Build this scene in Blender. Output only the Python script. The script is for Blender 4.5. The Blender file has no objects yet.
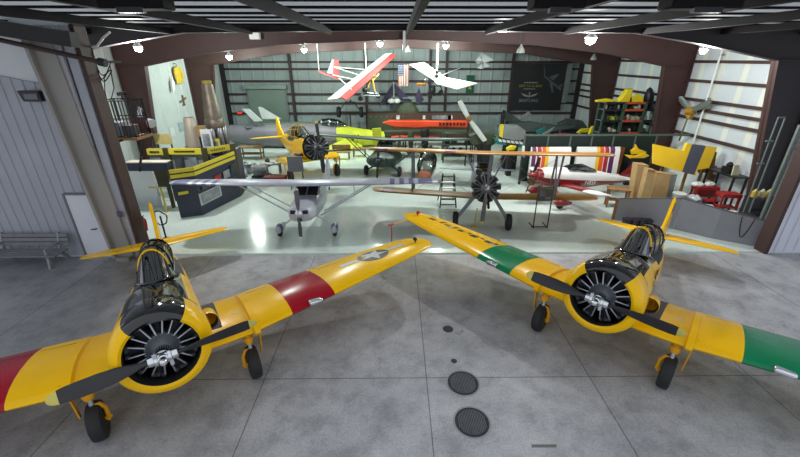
import bpy, math, random
from math import sin, cos, pi, radians, atan, sqrt
from mathutils import Vector, Matrix
random.seed(7)
S = bpy.context.scene
COL = S.collection
# ------------------------------------------------------------------ camera
F = 380.0
TH = atan(170 / F)
PSI = atan(4 / F * cos(TH))
cam_data = bpy.data.cameras.new('camera'); cam = bpy.data.objects.new('camera', cam_data); COL.objects.link(cam)
cam.location = (0, 0, 6); cam.rotation_euler = (pi / 2 - TH, 0, -PSI)
cam_data.sensor_width = 36; cam_data.lens = F / 800 * 36; cam_data.clip_end = 300
S.camera = cam
_c, _s = cos(TH), sin(TH)
_R = Vector((cos(PSI), -sin(PSI), 0)); _FH = Vector((sin(PSI), cos(PSI), 0))
_FW = _FH * _c - Vector((0, 0, _s)); _UP = _FH * _s + Vector((0, 0, _c))
def hit(px, py, ax, v):
    d = _FW + _R * ((px - 400) / F) + _UP * ((228.5 - py) / F)
    return Vector((0, 0, 6)) + d * ((v - (0, 0, 6)[ax]) / d[ax])
def G(px, py, z=0.0): return hit(px, py, 2, z)
def AY(px, py, y): return hit(px, py, 1, y)
def AX(px, py, x): return hit(px, py, 0, x)
# ------------------------------------------------------------------ materials
def srgb(h):
    h = h.lstrip('#'); v = [int(h[i:i + 2], 16) / 255 for i in (0, 2, 4)]
    return [(c / 12.92 if c <= .04045 else ((c + .055) / 1.055) ** 2.4) for c in v] + [1]
MATS = {}
def mat(name, hexc, rough=.5, metal=0.0, var=.12, scale=3.0, bump=0.0, coat=0.0, spec=.5):
    """principled material whose base colour drifts a little with object-space noise"""
    if name in MATS: return MATS[name]
    m = bpy.data.materials.new(name); m.use_nodes = True; nt = m.node_tree; N, L = nt.nodes, nt.links
    b = N['Principled BSDF']; c = srgb(hexc)
    b.inputs['Roughness'].default_value = rough; b.inputs['Metallic'].default_value = metal
    b.inputs['Coat Weight'].default_value = coat; b.inputs['Coat Roughness'].default_value = .08
    b.inputs['Specular IOR Level'].default_value = spec
    tc = N.new('ShaderNodeTexCoord'); no = N.new('ShaderNodeTexNoise'); no.inputs['Scale'].default_value = scale; no.inputs['Detail'].default_value = 5
    L.new(tc.outputs['Object'], no.inputs['Vector'])
    r = N.new('ShaderNodeValToRGB'); r.color_ramp.elements[0].position = .3; r.color_ramp.elements[1].position = .7
    r.color_ramp.elements[0].color = [max(0, x * (1 - var)) for x in c[:3]] + [1]; r.color_ramp.elements[1].color = [min(1, x * (1 + var * .6)) for x in c[:3]] + [1]
    L.new(no.outputs['Fac'], r.inputs['Fac']); L.new(r.outputs['Color'], b.inputs['Base Color'])
    if bump:
        bp = N.new('ShaderNodeBump'); bp.inputs['Strength'].default_value = bump; bp.inputs['Distance'].default_value = .02
        L.new(no.outputs['Fac'], bp.inputs['Height']); L.new(bp.outputs['Normal'], b.inputs['Normal'])
    m.diffuse_color = c; MATS[name] = m; return m
def glass(name, hexc, alpha=.35, rough=.05):
    if name in MATS: return MATS[name]
    m = bpy.data.materials.new(name); m.use_nodes = True; nt = m.node_tree; N, L = nt.nodes, nt.links
    out = N['Material Output']; N.remove(N['Principled BSDF'])
    t = N.new('ShaderNodeBsdfTransparent'); t.inputs[0].default_value = srgb(hexc)
    g = N.new('ShaderNodeBsdfGlossy'); g.inputs['Roughness'].default_value = rough
    f = N.new('ShaderNodeFresnel'); f.inputs['IOR'].default_value = 1.6
    a = N.new('ShaderNodeMath'); a.operation = 'ADD'; a.use_clamp = True; a.inputs[1].default_value = alpha * .25
    L.new(f.outputs[0], a.inputs[0])
    mx = N.new('ShaderNodeMixShader'); L.new(a.outputs[0], mx.inputs[0]); L.new(t.outputs[0], mx.inputs[1]); L.new(g.outputs[0], mx.inputs[2]); L.new(mx.outputs[0], out.inputs[0])
    MATS[name] = m; return m
def emit(name, hexc, power):
    if name in MATS: return MATS[name]
    m = bpy.data.materials.new(name); m.use_nodes = True; N, L = m.node_tree.nodes, m.node_tree.links
    b = N['Principled BSDF']; b.inputs['Base Color'].default_value = srgb(hexc); b.inputs['Emission Color'].default_value = srgb(hexc); b.inputs['Emission Strength'].default_value = power
    MATS[name] = m; return m
# ------------------------------------------------------------------ mesh builder
def frame(axis):
    a = Vector(axis).normalized(); h = Vector((0, 0, 1)) if abs(a.z) < .95 else Vector((0, 1, 0))
    u = h.cross(a).normalized(); return u, a.cross(u).normalized(), a
class MB:
    def __init__(s): s.v = []; s.f = []; s.m = []; s.M = Matrix.Identity(4); s.mi = 0
    def add(s, vs, fs, mis=None):
        o = len(s.v); s.v += [tuple(s.M @ Vector(p)) for p in vs]; s.f += [[i + o for i in f] for f in fs]
        s.m += mis if mis else [s.mi] * len(fs); return s
    def box(s, c, d, R=None):
        x, y, z = [q / 2 for q in d]; P = [Vector((i, j, k)) for i in (-x, x) for j in (-y, y) for k in (-z, z)]
        if R is not None: P = [R @ p for p in P]
        return s.add([p + Vector(c) for p in P], [(0, 1, 3, 2), (4, 6, 7, 5), (0, 4, 5, 1), (2, 3, 7, 6), (0, 2, 6, 4), (1, 5, 7, 3)])
    def bar(s, a, b, w, h=None, up=(0, 0, 1)):
        """rectangular bar between two points"""
        a, b = Vector(a), Vector(b); h = h or w; ax = (b - a).normalized(); u = Vector(up).cross(ax)
        if u.length < 1e-4: u = Vector((1, 0, 0)).cross(ax)
        u.normalize(); v = ax.cross(u)
        P = [q + u * i * w / 2 + v * j * h / 2 for q in (a, b) for i, j in ((-1, -1), (1, -1), (1, 1), (-1, 1))]
        return s.add(P, [(3, 2, 1, 0), (4, 5, 6, 7), (0, 1, 5, 4), (1, 2, 6, 5), (2, 3, 7, 6), (3, 0, 4, 7)])
    def tube(s, pts, r, n=8, r2=None):
        pts = [Vector(p) for p in pts]; k = len(pts); rings = []
        for i, p in enumerate(pts):
            d = (pts[min(i + 1, k - 1)] - pts[max(i - 1, 0)]); u, v, a = frame(d)
            if i and (u.dot(pu) < 0 or abs(u.dot(pu)) < .7):
                u = (pu - a * pu.dot(a)).normalized(); v = a.cross(u)
            pu = u; rr = r if r2 is None else r + (r2 - r) * i / (k - 1)
            rings.append([p + (u * cos(t) + v * sin(t)) * rr for t in [2 * pi * j / n for j in range(n)]])
        return s.loft(rings)
    def loft(s, rings, caps=True, closed=True, mis=None):
        n = len(rings[0]); vs = [p for r in rings for p in r]; fs = []; k = n if closed else n - 1
        for i in range(len(rings) - 1):
            for j in range(k): fs.append((i * n + j, i * n + (j + 1) % n, (i + 1) * n + (j + 1) % n, (i + 1) * n + j))
        mm = [mis(i // k, i % k) for i in range(len(fs))] if mis else [s.mi] * len(fs)
        if caps and closed:
            fs.append(tuple(range(n))[::-1]); fs.append(tuple(range((len(rings) - 1) * n, len(rings) * n))); mm += [mm[0], mm[-1]] if mm else []
        return s.add(vs, fs, mm)
    def lathe(s, prof, c=(0, 0, 0), axis=(0, 0, 1), n=20, caps=True, mis=None):
        """prof: (distance along axis, radius)"""
        u, v, a = frame(axis); c = Vector(c)
        return s.loft([[c + a * t + (u * cos(q) + v * sin(q)) * max(r, 1e-4) for q in [2 * pi * j / n for j in range(n)]] for t, r in prof], caps, True, mis)
    def cyl(s, a, b, r, n=14, r2=None):
        a, b = Vector(a), Vector(b); return s.lathe([(0, r), ((b - a).length, r if r2 is None else r2)], a, b - a, n)
    def prism(s, poly, d):
        """3d polygon extruded along vector d"""
        n = len(poly); d = Vector(d); P = [Vector(p) for p in poly]
        return s.add(P + [p + d for p in P], [tuple(range(n))[::-1], tuple(range(n, 2 * n))] + [(i, (i + 1) % n, n + (i + 1) % n, n + i) for i in range(n)])
    def ball(s, c, r, n=12, sq=(1, 1, 1)):
        return s.loft([[Vector(c) + Vector((sin(t) * cos(q) * sq[0], sin(t) * sin(q) * sq[1], -cos(t) * sq[2])) * r for q in [2 * pi * j / n for j in range(n)]] for t in [max(.02, min(pi - .02, pi * i / (n // 2 + 2))) for i in range(n // 2 + 3)]])
    def build(s, name, mats, parent=None, smooth=35, bevel=0.0, label=None, sub=0):
        me = bpy.data.meshes.new(name); me.from_pydata(s.v, [], s.f); me.validate()
        for m in (mats if isinstance(mats, (list, tuple)) else [mats]): me.materials.append(m)
        if len(me.polygons) == len(s.m): me.polygons.foreach_set('material_index', s.m)
        import bmesh
        bm = bmesh.new(); bm.from_mesh(me); bmesh.ops.recalc_face_normals(bm, faces=bm.faces); bm.to_mesh(me); bm.free()
        if smooth:
            me.polygons.foreach_set('use_smooth', [True] * len(me.polygons)); me.set_sharp_from_angle(angle=radians(smooth))
        o = bpy.data.objects.new(name, me); COL.objects.link(o)
        if parent: o.parent = parent
        if bevel:
            b = o.modifiers.new('bevel', 'BEVEL'); b.width = bevel; b.segments = 2; b.limit_method = 'ANGLE'
        if sub:
            b = o.modifiers.new('sub', 'SUBSURF'); b.levels = b.render_levels = sub
        if label: o['label'] = label
        return o
def tag(o, label, cat, group=None, kind=None):
    o['label'] = label; o['category'] = cat
    if group: o['group'] = group
    if kind: o['kind'] = kind
    return o
def thing(name, label, cat, loc=(0, 0, 0), rot=(0, 0, 0), group=None):
    o = bpy.data.objects.new(name, None); COL.objects.link(o); o.empty_display_size = .2
    o.location = loc; o.rotation_euler = rot; return tag(o, label, cat, group)
def struct(mb, name, m, smooth=35, parent=None, bevel=0):
    o = mb.build(name, m, parent, smooth, bevel)
    if not parent: o['kind'] = 'structure'
    return o
def copy_tree(o, parent=None):
    c = o.copy(); COL.objects.link(c)
    if parent: c.parent = parent
    for ch in list(o.children): copy_tree(ch, c)
    return c
def text_mesh(txt, size, depth=.004):
    """letters as plain geometry: list of (verts, faces) in the xy plane, centred"""
    cu = bpy.data.curves.new('letters', 'FONT'); cu.body = txt; cu.size = size; cu.align_x = 'CENTER'; cu.align_y = 'CENTER'; cu.extrude = depth / 2; cu.resolution_u = 2
    ob = bpy.data.objects.new('letters', cu); COL.objects.link(ob)
    me = bpy.data.meshes.new_from_object(ob.evaluated_get(bpy.context.evaluated_depsgraph_get()))
    vs = [v.co.copy() for v in me.vertices]; fs = [tuple(p.vertices) for p in me.polygons]
    bpy.data.objects.remove(ob); bpy.data.curves.remove(cu); bpy.data.meshes.remove(me); return vs, fs
def put_text(mb, txt, size, o, u, v):
    """add letters to mb with origin o, reading direction u, up direction v"""
    vs, fs = text_mesh(txt, size); u = Vector(u).normalized(); v = Vector(v).normalized(); n = u.cross(v); o = Vector(o)
    mb.add([o + u * p.x + v * p.y + n * p.z for p in vs], fs)
    return mb
def M4(loc, rz=0, ry=0, rx=0): return Matrix.Translation(loc) @ Matrix.Rotation(rz, 4, 'Z') @ Matrix.Rotation(ry, 4, 'Y') @ Matrix.Rotation(rx, 4, 'X')
# palette
yellow = mat('yellow_paint', '#F2BC00', .24, 0, .05, 2, spec=.22)
paleyellow = mat('lemon_paint', '#E3CE28', .4, 0, .1, 2)
bandred = mat('crimson_paint', '#9C0A20', .2, 0, .08, 2, spec=.25)
bandgreen = mat('green_paint', '#047A4C', .2, 0, .08, 2, spec=.25)
black = mat('black_enamel', '#121315', .07, 0, .2, 3, coat=.4)
matblack = mat('matt_black', '#1B1B1D', .6, 0, .2, 4)
pad = mat('grey_walkway', '#4C4B4C', .9, 0, .1, 20)
rubber = mat('tyre_rubber', '#1E1F21', .75, 0, .15, 12)
steel = mat('steel', '#8C8F94', .35, .9, .1, 6)
chrome = mat('chrome', '#D5D8DC', .18, 1, .05, 5)
darkmetal = mat('dark_metal', '#333438', .45, .6, .2, 8)
enginegrey = mat('engine_grey', '#62656C', .45, .3, .15, 8)
alu = mat('aluminium', '#B9BCC2', .38, .65, .08, 4)
silver = mat('silver_paint', '#BEC1CC', .35, .25, .06, 3)
white = mat('white_paint', '#DADCD8', .45, 0, .05, 3)
navy = mat('navy_panel', '#2B3042', .5, 0, .08, 3)
wood = mat('wood', '#8A6238', .6, 0, .25, 5)
card = mat('cardboard', '#A98C5D', .8, 0, .12, 4)
redpaint = mat('red_paint', '#A31F22', .4, 0, .12, 3)
brownsteel = mat('red_oxide_steel', '#3C2522', .6, 0, .15, 1.5)
greysteel = mat('grey_steel', '#6C6F73', .55, 0, .1, 2)
orange = mat('orange_paint', '#E2481C', .45, 0, .08, 3)
olive = mat('olive_drab', '#3C4531', .65, 0, .15, 3)
dkgreen = mat('dark_green_paint', '#21332D', .45, 0, .15, 3)
# ================================================================== SHELL
Y0, Y1, YA, YB, YE = 11.3, 14.3, 20.9, 27.8, 33.3          # door line, front frame, two inner frames, back wall
XL, XR, XC = -14.1, 15.1, .5
def floor_mat(name, kind):
    m = bpy.data.materials.new(name); m.use_nodes = True; N, L = m.node_tree.nodes, m.node_tree.links; b = N['Principled BSDF']
    tc = N.new('ShaderNodeTexCoord')
    def noise(sc, det=6, rough=.6):
        n = N.new('ShaderNodeTexNoise'); n.inputs['Scale'].default_value = sc; n.inputs['Detail'].default_value = det; n.inputs['Roughness'].default_value = rough; L.new(tc.outputs['Object'], n.inputs['Vector']); return n.outputs['Fac']
    def ramp(src, a, b_, ca, cb):
        r = N.new('ShaderNodeValToRGB'); e = r.color_ramp.elements; e[0].position = a; e[1].position = b_; e[0].color = srgb(ca); e[1].color = srgb(cb); L.new(src, r.inputs['Fac']); return r.outputs['Color']
    def mul(a, c, f=1.0):
        x = N.new('ShaderNodeMix'); x.data_type = 'RGBA'; x.blend_type = 'MULTIPLY'; x.inputs[0].default_value = f; L.new(a, x.inputs[6]); L.new(c, x.inputs[7]); return x.outputs[2]
    if kind == 'concrete':
        col = ramp(noise(.55, 8, .68), .36, .66, '#A0A1A4', '#BCBDC0')
        col = mul(col, ramp(noise(1.7, 8, .7), .33, .55, '#C4C4C6', '#FFFFFF'), .75)
        col = mul(col, ramp(noise(26, 3, .6), .36, .6, '#DADADC', '#FFFFFF'), .7)
        col = mul(col, ramp(noise(.9, 4, .8), .27, .36, '#8A8A8C', '#FFFFFF'), .7)
        # stains plus painted-in shade towards the left wall, broken up by noise
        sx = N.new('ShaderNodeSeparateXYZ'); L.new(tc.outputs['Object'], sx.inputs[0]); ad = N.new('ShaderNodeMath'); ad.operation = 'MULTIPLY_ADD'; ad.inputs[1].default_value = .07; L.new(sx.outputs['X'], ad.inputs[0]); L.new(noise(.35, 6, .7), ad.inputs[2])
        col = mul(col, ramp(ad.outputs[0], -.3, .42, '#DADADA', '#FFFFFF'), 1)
        v = N.new('ShaderNodeTexVoronoi'); v.inputs['Scale'].default_value = .35; v.feature = 'F1'; L.new(tc.outputs['Object'], v.inputs['Vector'])
        # saw-cut joints
        sp = N.new('ShaderNodeSeparateXYZ'); L.new(tc.outputs['Object'], sp.inputs[0]); js = []
        for out, vals in (('X', [-16.1, -12.76, -9.41, -6.06, -2.72, .6, 3.97, 7.3, 10.65, 14]), ('Y', [5.88, -1.5])):
            for q in vals:
                s1 = N.new('ShaderNodeMath'); s1.operation = 'SUBTRACT'; s1.inputs[1].default_value = q; L.new(sp.outputs[out], s1.inputs[0])
                s2 = N.new('ShaderNodeMath'); s2.operation = 'ABSOLUTE'; L.new(s1.outputs[0], s2.inputs[0]); js.append(s2.outputs[0])
        cur = js[0]
        for j in js[1:]:
            q = N.new('ShaderNodeMath'); q.operation = 'MINIMUM'; L.new(cur, q.inputs[0]); L.new(j, q.inputs[1]); cur = q.outputs[0]
        col = mul(col, ramp(cur, .005, .013, '#96969A', '#FFFFFF'), 1)
        b.inputs['Roughness'].default_value = .62
    else:
        col = ramp(noise(.8, 5), .35, .7, '#C6D3CC', '#D2DED8')
        col = mul(col, ramp(noise(9, 4), .35, .6, '#EEF0EE', '#FFFFFF'), .6)
        b.inputs['Roughness'].default_value = .16; b.inputs['Specular IOR Level'].default_value = .4
    L.new(col, b.inputs['Base Color']); return m
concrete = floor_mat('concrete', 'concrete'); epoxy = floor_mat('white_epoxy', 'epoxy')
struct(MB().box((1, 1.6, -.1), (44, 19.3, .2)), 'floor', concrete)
struct(MB().box((.5, (Y0 + YE) / 2 + .15, -.1), (29.6, YE - Y0 + .1, .2)), 'floor_interior', epoxy)
tag_ = None
# ---- walls
wallwhite = mat('white_wall_sheet', '#AEB6B4', .55, 0, .06, 1.2)
wallgrey = mat('grey_wall_sheet', '#8E9AA0', .5, 0, .08, 1.0)
skylight = mat('pale_wall_sheet', '#D9DDD2', .5, 0, .05, 1.0)
ribgrey = mat('ribbed_grey_sheet', '#A3A6B0', .5, 0, .06, 1.2)
lightgrey = mat('light_ribbed_sheet', '#D2D4E0', .5, 0, .05, 1.2)
deck = mat('roof_sheet', '#7A7B7E', .6, 0, .12, .8)
def translucent(m, hexc, f):
    N, L = m.node_tree.nodes, m.node_tree.links; t = N.new('ShaderNodeBsdfTranslucent'); t.inputs[0].default_value = srgb(hexc); x = N.new('ShaderNodeMixShader'); x.inputs[0].default_value = f
    L.new(N['Principled BSDF'].outputs[0], x.inputs[1]); L.new(t.outputs[0], x.inputs[2]); L.new(x.outputs[0], N['Material Output'].inputs[0])
translucent(deck, '#F0F2F4', .6)
girtm = mat('girt_paint', '#2E1E1E', .6, 0, .15, 1.5)
darksteel = mat('dark_steel', '#1E1A1D', .6, 0, .2, 1.5)
def ribbed(name, m, a, b, z0, z1, pitch, depth, nrm, th=.05, z1b=None):
    """ribbed sheet standing on the line a-b"""
    a, b = Vector((*a, 0)), Vector((*b, 0)); d = (b - a); n = max(1, int(d.length / pitch)); n3 = Vector((*nrm, 0)); pts = []
    for i in range(n):
        for t, o in ((0, 0), (.78, 0), (.84, depth), (.94, depth)): pts.append((a + d * ((i + t) / n) + n3 * o, (i + t) / n))
    pts.append((b, 1)); vs = []; fs = []; k = len(pts); z1b = z1 if z1b is None else z1b
    for off in (0, -th):
        vs += [p + n3 * off + Vector((0, 0, z0)) for p, t in pts] + [p + n3 * off + Vector((0, 0, z1 + (z1b - z1) * t)) for p, t in pts]
    for i in range(k - 1):
        fs.append((i, i + 1, k + i + 1, k + i)); fs.append((2 * k + i + 1, 2 * k + i, 3 * k + i, 3 * k + i + 1))
        fs.append((k + i, k + i + 1, 3 * k + i + 1, 3 * k + i)); fs.append((i, 2 * k + i, 2 * k + i + 1, i + 1))
    fs += [(0, k, 3 * k, 2 * k), (k - 1, 3 * k - 1, 4 * k - 1, 2 * k - 1)]
    return struct(MB().add(vs, fs), name, m, 0)
ribbed('wall_back', mat('back_wall_sheet', '#8C9897', .55, 0, .1, .8), (XL - .2, YE), (XR + .2, YE), 0, 8, .9, .04, (0, -1))
ribbed('wall_left', wallwhite, (XL, Y1 - .4), (XL, YE), 0, 7.1, .9, .03, (1, 0))
# right wall: sheets alternate white and pale translucent strips
mbw = MB(); yy = Y1 - .4; k = 0
while yy < YE:
    w = (.95, .3, 1.05, .3)[k % 4]; w = min(w, YE - yy); mbw.mi = k % 2
    mbw.box((XR + .03, yy + w / 2, 3.55), (.06, w, 7.1)); yy += w; k += 1
struct(mbw, 'wall_right', [mat('right_wall_sheet', '#C4CDD2', .5, 0, .05, 1), skylight], 0)
# girts
def girt(a, b, s=.14, m=girtm): struct(MB().bar(a, b, s, s), 'wall_girt', m, 0)
for y_ in (62, 69, 81, 94, 103, 113): z = AY(400, y_, YE).z; girt((XL, YE - .12, z), (XR, YE - .12, z), .15)
for z in (AX(755, 151, XR).z, AX(759, 131, XR).z, AX(762, 120, XR).z, AX(765, 109, XR).z, AX(770, 86, XR).z, AX(745, 62, XR).z): girt((XR - .1, Y1, z), (XR - .1, YE, z), .13, brownsteel)
for x_ in [AY(q, 85, YE - .2).x for q in (292, 366, 430, 446, 511)]: struct(MB().box((x_, YE - .2, 3.6), (.2, .2, 7.2)), 'wall_post', girtm, 0)
for xx in (XL + .15, XR - .15): struct(MB().box((xx, YE - .2, 3.4), (.3, .3, 6.8)), 'corner_post', darksteel, 0)
# front walls beside the door opening
zl = AY(0, 76, Y0).z; zr = AY(41, 84, Y0).z
xw = AY(41, 84, Y0).x; xa = AY(0, 76, Y0).x
sl = (zr - zl) / (xw - xa); xfar = -19.0; XJ = -8.4
ribbed('wall_front_left', ribgrey, (xfar, Y0), (XJ - .06, Y0), 0, zl + sl * (xfar - xa), .3, .025, (0, -1), .08, zr + sl * (XJ - .06 - xw))
mb = MB(); zz = lambda x: zl + sl * (x - xa)
mb.prism([(xfar, Y0 + .08, zz(xfar) - .1), (XJ - .06, Y0 + .08, zz(XJ) - .1), (XJ - .06, Y0 + .08, 7.05), (xfar, Y0 + .08, 7.05)], (0, .06, 0))
struct(mb, 'wall_front_left_upper', mat('upper_sheet', '#D5DADD', .6, 0, .1, 1.0), 0)
ribbed('wall_front_right', lightgrey, (12.46, Y0), (19, Y0), 0, 7.0, .32, .04, (0, -1), .08)
struct(MB().box((12.41, Y0 + .1, 3.5), (.12, .42, 7.0)), 'door_jamb_right', brownsteel, 0)
struct(MB().box((XJ, Y0 + .1, 3.5), (.1, .42, 7.0)), 'door_jamb_left', brownsteel, 0)
# stacked sliding-door edge panels next to the left jamb (vertical ribs)
for i, (x, w, yo) in enumerate(((-8.62, .26, .06), (-8.93, .26, .12), (-9.25, .2, .05))):
    struct(MB().box((x, Y0 - yo - .03, 3.4), (w, .1, 6.8)), 'trim_%d' % (i + 1), ribgrey if i != 1 else mat('trim_grey', '#A9ACB4', .5, 0, .05, 2), 0, bevel=.02)
# tapered grey column
def on_front(px, py): p = AY(px, py, Y0 - .25); return p.x, p.z
a = on_front(24, 36); b_ = on_front(118, 260); a2 = on_front(62, 42); b2 = on_front(134, 258)
colm = mat('beige_grey_steel', '#94918E', .55, 0, .06, 1.0)
mb = MB(); mb.prism([(b_[0], Y0 - .25, .12), (b2[0], Y0 - .25, .12), (b2[0] - .35, Y0 - .25, 6.6), (a[0], Y0 - .25, 6.6)], (0, .14, 0))
mb.prism([(b_[0] - .03, Y0 - .4, .12), (b_[0] + .05, Y0 - .4, .12), (a[0] + .08, Y0 - .4, 6.6), (a[0], Y0 - .4, 6.6)], (0, .4, 0))
mb.box(((b_[0] + b2[0]) / 2, Y0 - .22, .06), (.42, .4, .12))
struct(mb, 'tapered_column', colm, 0)
beamblack = mat('beam_black', '#141013', .8, 0, .15, 2, spec=.2)
# front roof (canopy) with purlins and beams
ZD = 7.0
struct(MB().box((1, 9.7, ZD + .06), (44, 9.4, .03)), 'ceiling', deck)
for y_ in (14.1, 12.95, 11.8, 10.75, 9.55, 8.4, 7.3, 6.2, 5.1): struct(MB().box((1, y_, ZD + .02), (44, .11, .05)), 'roof_purlin', beamblack, 0)
for x_ in (-15.7, -12.9, -10.2, -7.5, -4.85, -2.2, .42, 3.05, 5.7, 8.35, 11.0, 13.7, 16.4): struct(MB().bar((x_, 5, ZD - .17), (x_, Y1, ZD - .17), .13, .18), 'roof_beam', beamblack, 0)
# interior roof
mb = MB(); roofint = mat('roof_lining', '#9FA5A3', .7, 0, .08, .8)
mb.prism([(XL - .1, Y1 + .1, 7.0), (XC, Y1 + .1, 8.0), (XR + .1, Y1 + .1, 7.0), (XR + .1, Y1 + .1, 7.12), (XC, Y1 + .1, 8.12), (XL - .1, Y1 + .1, 7.12)], (0, YE - Y1, 0))
struct(mb, 'ceiling_interior', roofint, 0)
for dx in (-12, -9, -6, -3, 3, 6, 9, 12): struct(MB().box((XC + dx, (Y1 + YE) / 2, 7.88 - abs(dx) / 14.6), (.1, YE - Y1, .18)), 'roof_purlin', darksteel, 0)
# rigid frames
def iplate(mb, poly, y, w=.05): mb.prism([(p[0], y - w / 2, p[1]) for p in poly], (0, w, 0))
def rigid(y, m, bot, top, kin, kout, fl=.3, base=.25, m2=None):
    """bot/top: list of (x offset from XC, z) for the half rafter from centre to knee, kin: inner edge of the column at floor, kout: outer offset"""
    for s in (-1, 1):
        mb = MB(); X = lambda d: XC + s * d
        poly = [(X(d), z) for d, z in bot] + [(X(d), z) for d, z in top[::-1]]
        iplate(mb, poly, y)
        for (d0, z0), (d1, z1) in list(zip(bot, bot[1:])) + list(zip(top, top[1:])):
            mb.bar((X(d0), y, z0), (X(d1), y, z1), fl, .03, (0, 1, 0)) if False else mb.prism([(X(d0), y - fl / 2, z0), (X(d1), y - fl / 2, z1), (X(d1), y - fl / 2, z1 + .03), (X(d0), y - fl / 2, z0 + .03)], (0, fl, 0))
        struct(mb, 'roof_rafter', m, 0)
        mb = MB(); kd, kz = bot[-1]; td, tz = top[-1]
        iplate(mb, [(X(kin), 0), (X(kout), 0), (X(kout), tz), (X(kd), tz - .05), (X(kd), kz)], y)
        mb.mi = 1
        for d0, d1, z1 in ((kin, kd, kz), (kout, kout, tz)): mb.prism([(X(d0), y - fl / 2, 0), (X(d0) + .03, y - fl / 2, 0), (X(d1) + .03, y - fl / 2, z1), (X(d1), y - fl / 2, z1)], (0, fl, 0))
        for zs in (kz,): mb.prism([(X(kd), y - fl / 2, zs), (X(kout), y - fl / 2, zs), (X(kout), y - fl / 2, zs + .03), (X(kd), y - fl / 2, zs + .03)], (0, fl, 0))
        struct(mb, 'frame_column', [m, m2 or m], 0)
frontshade = mat('front_frame_shaded', '#241F21', .6, 0, .1, 1.5)  # front frame's unlit face: its shade is put into the colour
rigid(Y1 + .1, frontshade, [(0, 6.86), (7.6, 6.78), (9.9, 6.45), (12.75, 5.93)], [(0, 7.7), (7.6, 7.5), (9.9, 7.3), (12.75, 7.1)], 13.9, 14.5, m2=brownsteel)
rigid(YA, brownsteel, [(0, AY(400, 39.5, YA).z), (6.3, AY(280, 45, YA).z), (10.1, AY(200, 54, YA).z), (13.1, 5.63)], [(0, 7.75), (6.3, 7.5), (10.1, 7.2), (13.1, 6.95)], 13.75, 14.5)
rigid(YB, brownsteel, [(0, AY(400, 48, YB).z), (8, AY(282, 54, YB).z), (12.75, 5.6)], [(0, 7.7), (8, 7.3), (12.75, 6.95)], 13.6, 14.5)
struct(MB().box((XC - .1, YA - .25, 7.0), (.12, .2, 1.2)), 'roof_hanger', alu, 0)
# ================================================================== AIRCRAFT HELPERS
AF = [(1, 0), (.8, .034), (.6, .052), (.42, .060), (.28, .059), (.16, .050), (.07, .035), (.02, .019), (0, 0), (.02, -.014), (.08, -.024), (.2, -.033), (.42, -.038), (.65, -.03), (.85, -.014)]
def wing(mb, s, secs, mf=None):
    """half wing on side s (+1 its left); secs: (y, x leading, x trailing, z, thickness factor)"""
    rings = [[(xl + (xt - xl) * t, s * y, z + h * abs(xl - xt) * th * 1.25) for t, h in AF] for y, xl, xt, z, th in secs]
    return mb.loft(rings, True, True, mf)
def lerp_secs(secs, y):
    for a, b in zip(secs, secs[1:]):
        if a[0] <= y <= b[0]:
            t = (y - a[0]) / (b[0] - a[0]); return [p + (q - p) * t for p, q in zip(a, b)]
    return secs[-1]
def wing_top(secs, x, y):
    _, xl, xt, z, th = lerp_secs(secs, abs(y)); t = min(1, max(0, (x - xl) / (xt - xl)))
    up = sorted([q for q in AF if q[1] >= 0])
    for (a, ha), (b, hb) in zip(up, up[1:]):
        if a <= t <= b: h = ha + (hb - ha) * (t - a) / (b - a); return z + h * abs(xl - xt) * th * 1.25
    return z
def decal(mb, secs, polys, lift=.006):
    """flat marks laid on the wing's upper skin; polys of (x, y)"""
    for P in polys:
        vs = [(x, y, wing_top(secs, x, y) + lift) for x, y in P]; n = len(vs)
        mb.add(vs + [(x, y, z - .02) for x, y, z in vs], [tuple(range(n)), tuple(range(n, 2 * n))[::-1]] + [(i, (i + 1) % n, n + (i + 1) % n, n + i) for i in range(n)])
def ring(x, hw, zt, zb, zc, n=24, e=2.3, yo=0):
    P = []
    for i in range(n):
        t = 2 * pi * i / n + pi / 2; c, s_ = cos(t), sin(t)
        y = hw * abs(c) ** (2 / e) * (1 if c > 0 else -1); h = abs(s_) ** (2 / e)
        P.append((x, yo + y, zc + (zt - zc) * h if s_ > 0 else zc - (zc - zb) * h))
    return P
def wheel(name, c, r, w, parent, n=22, hubm=None):
    mb = MB(); R = r; t = w / 2
    mb.lathe([(-t, R * .55), (-t, R * .8), (-t * .8, R * .95), (-t * .35, R), (t * .35, R), (t * .8, R * .95), (t, R * .8), (t, R * .55)], c, (0, 1, 0), n)
    mb.mi = 1; mb.lathe([(-t * .9, .02), (-t * 1.02, R * .3), (-t * .9, R * .52), (t * .9, R * .52), (t * 1.02, R * .3), (t * .9, .02)], c, (0, 1, 0), n)
    return mb.build(name, [rubber, hubm or darkmetal], parent)
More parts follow.
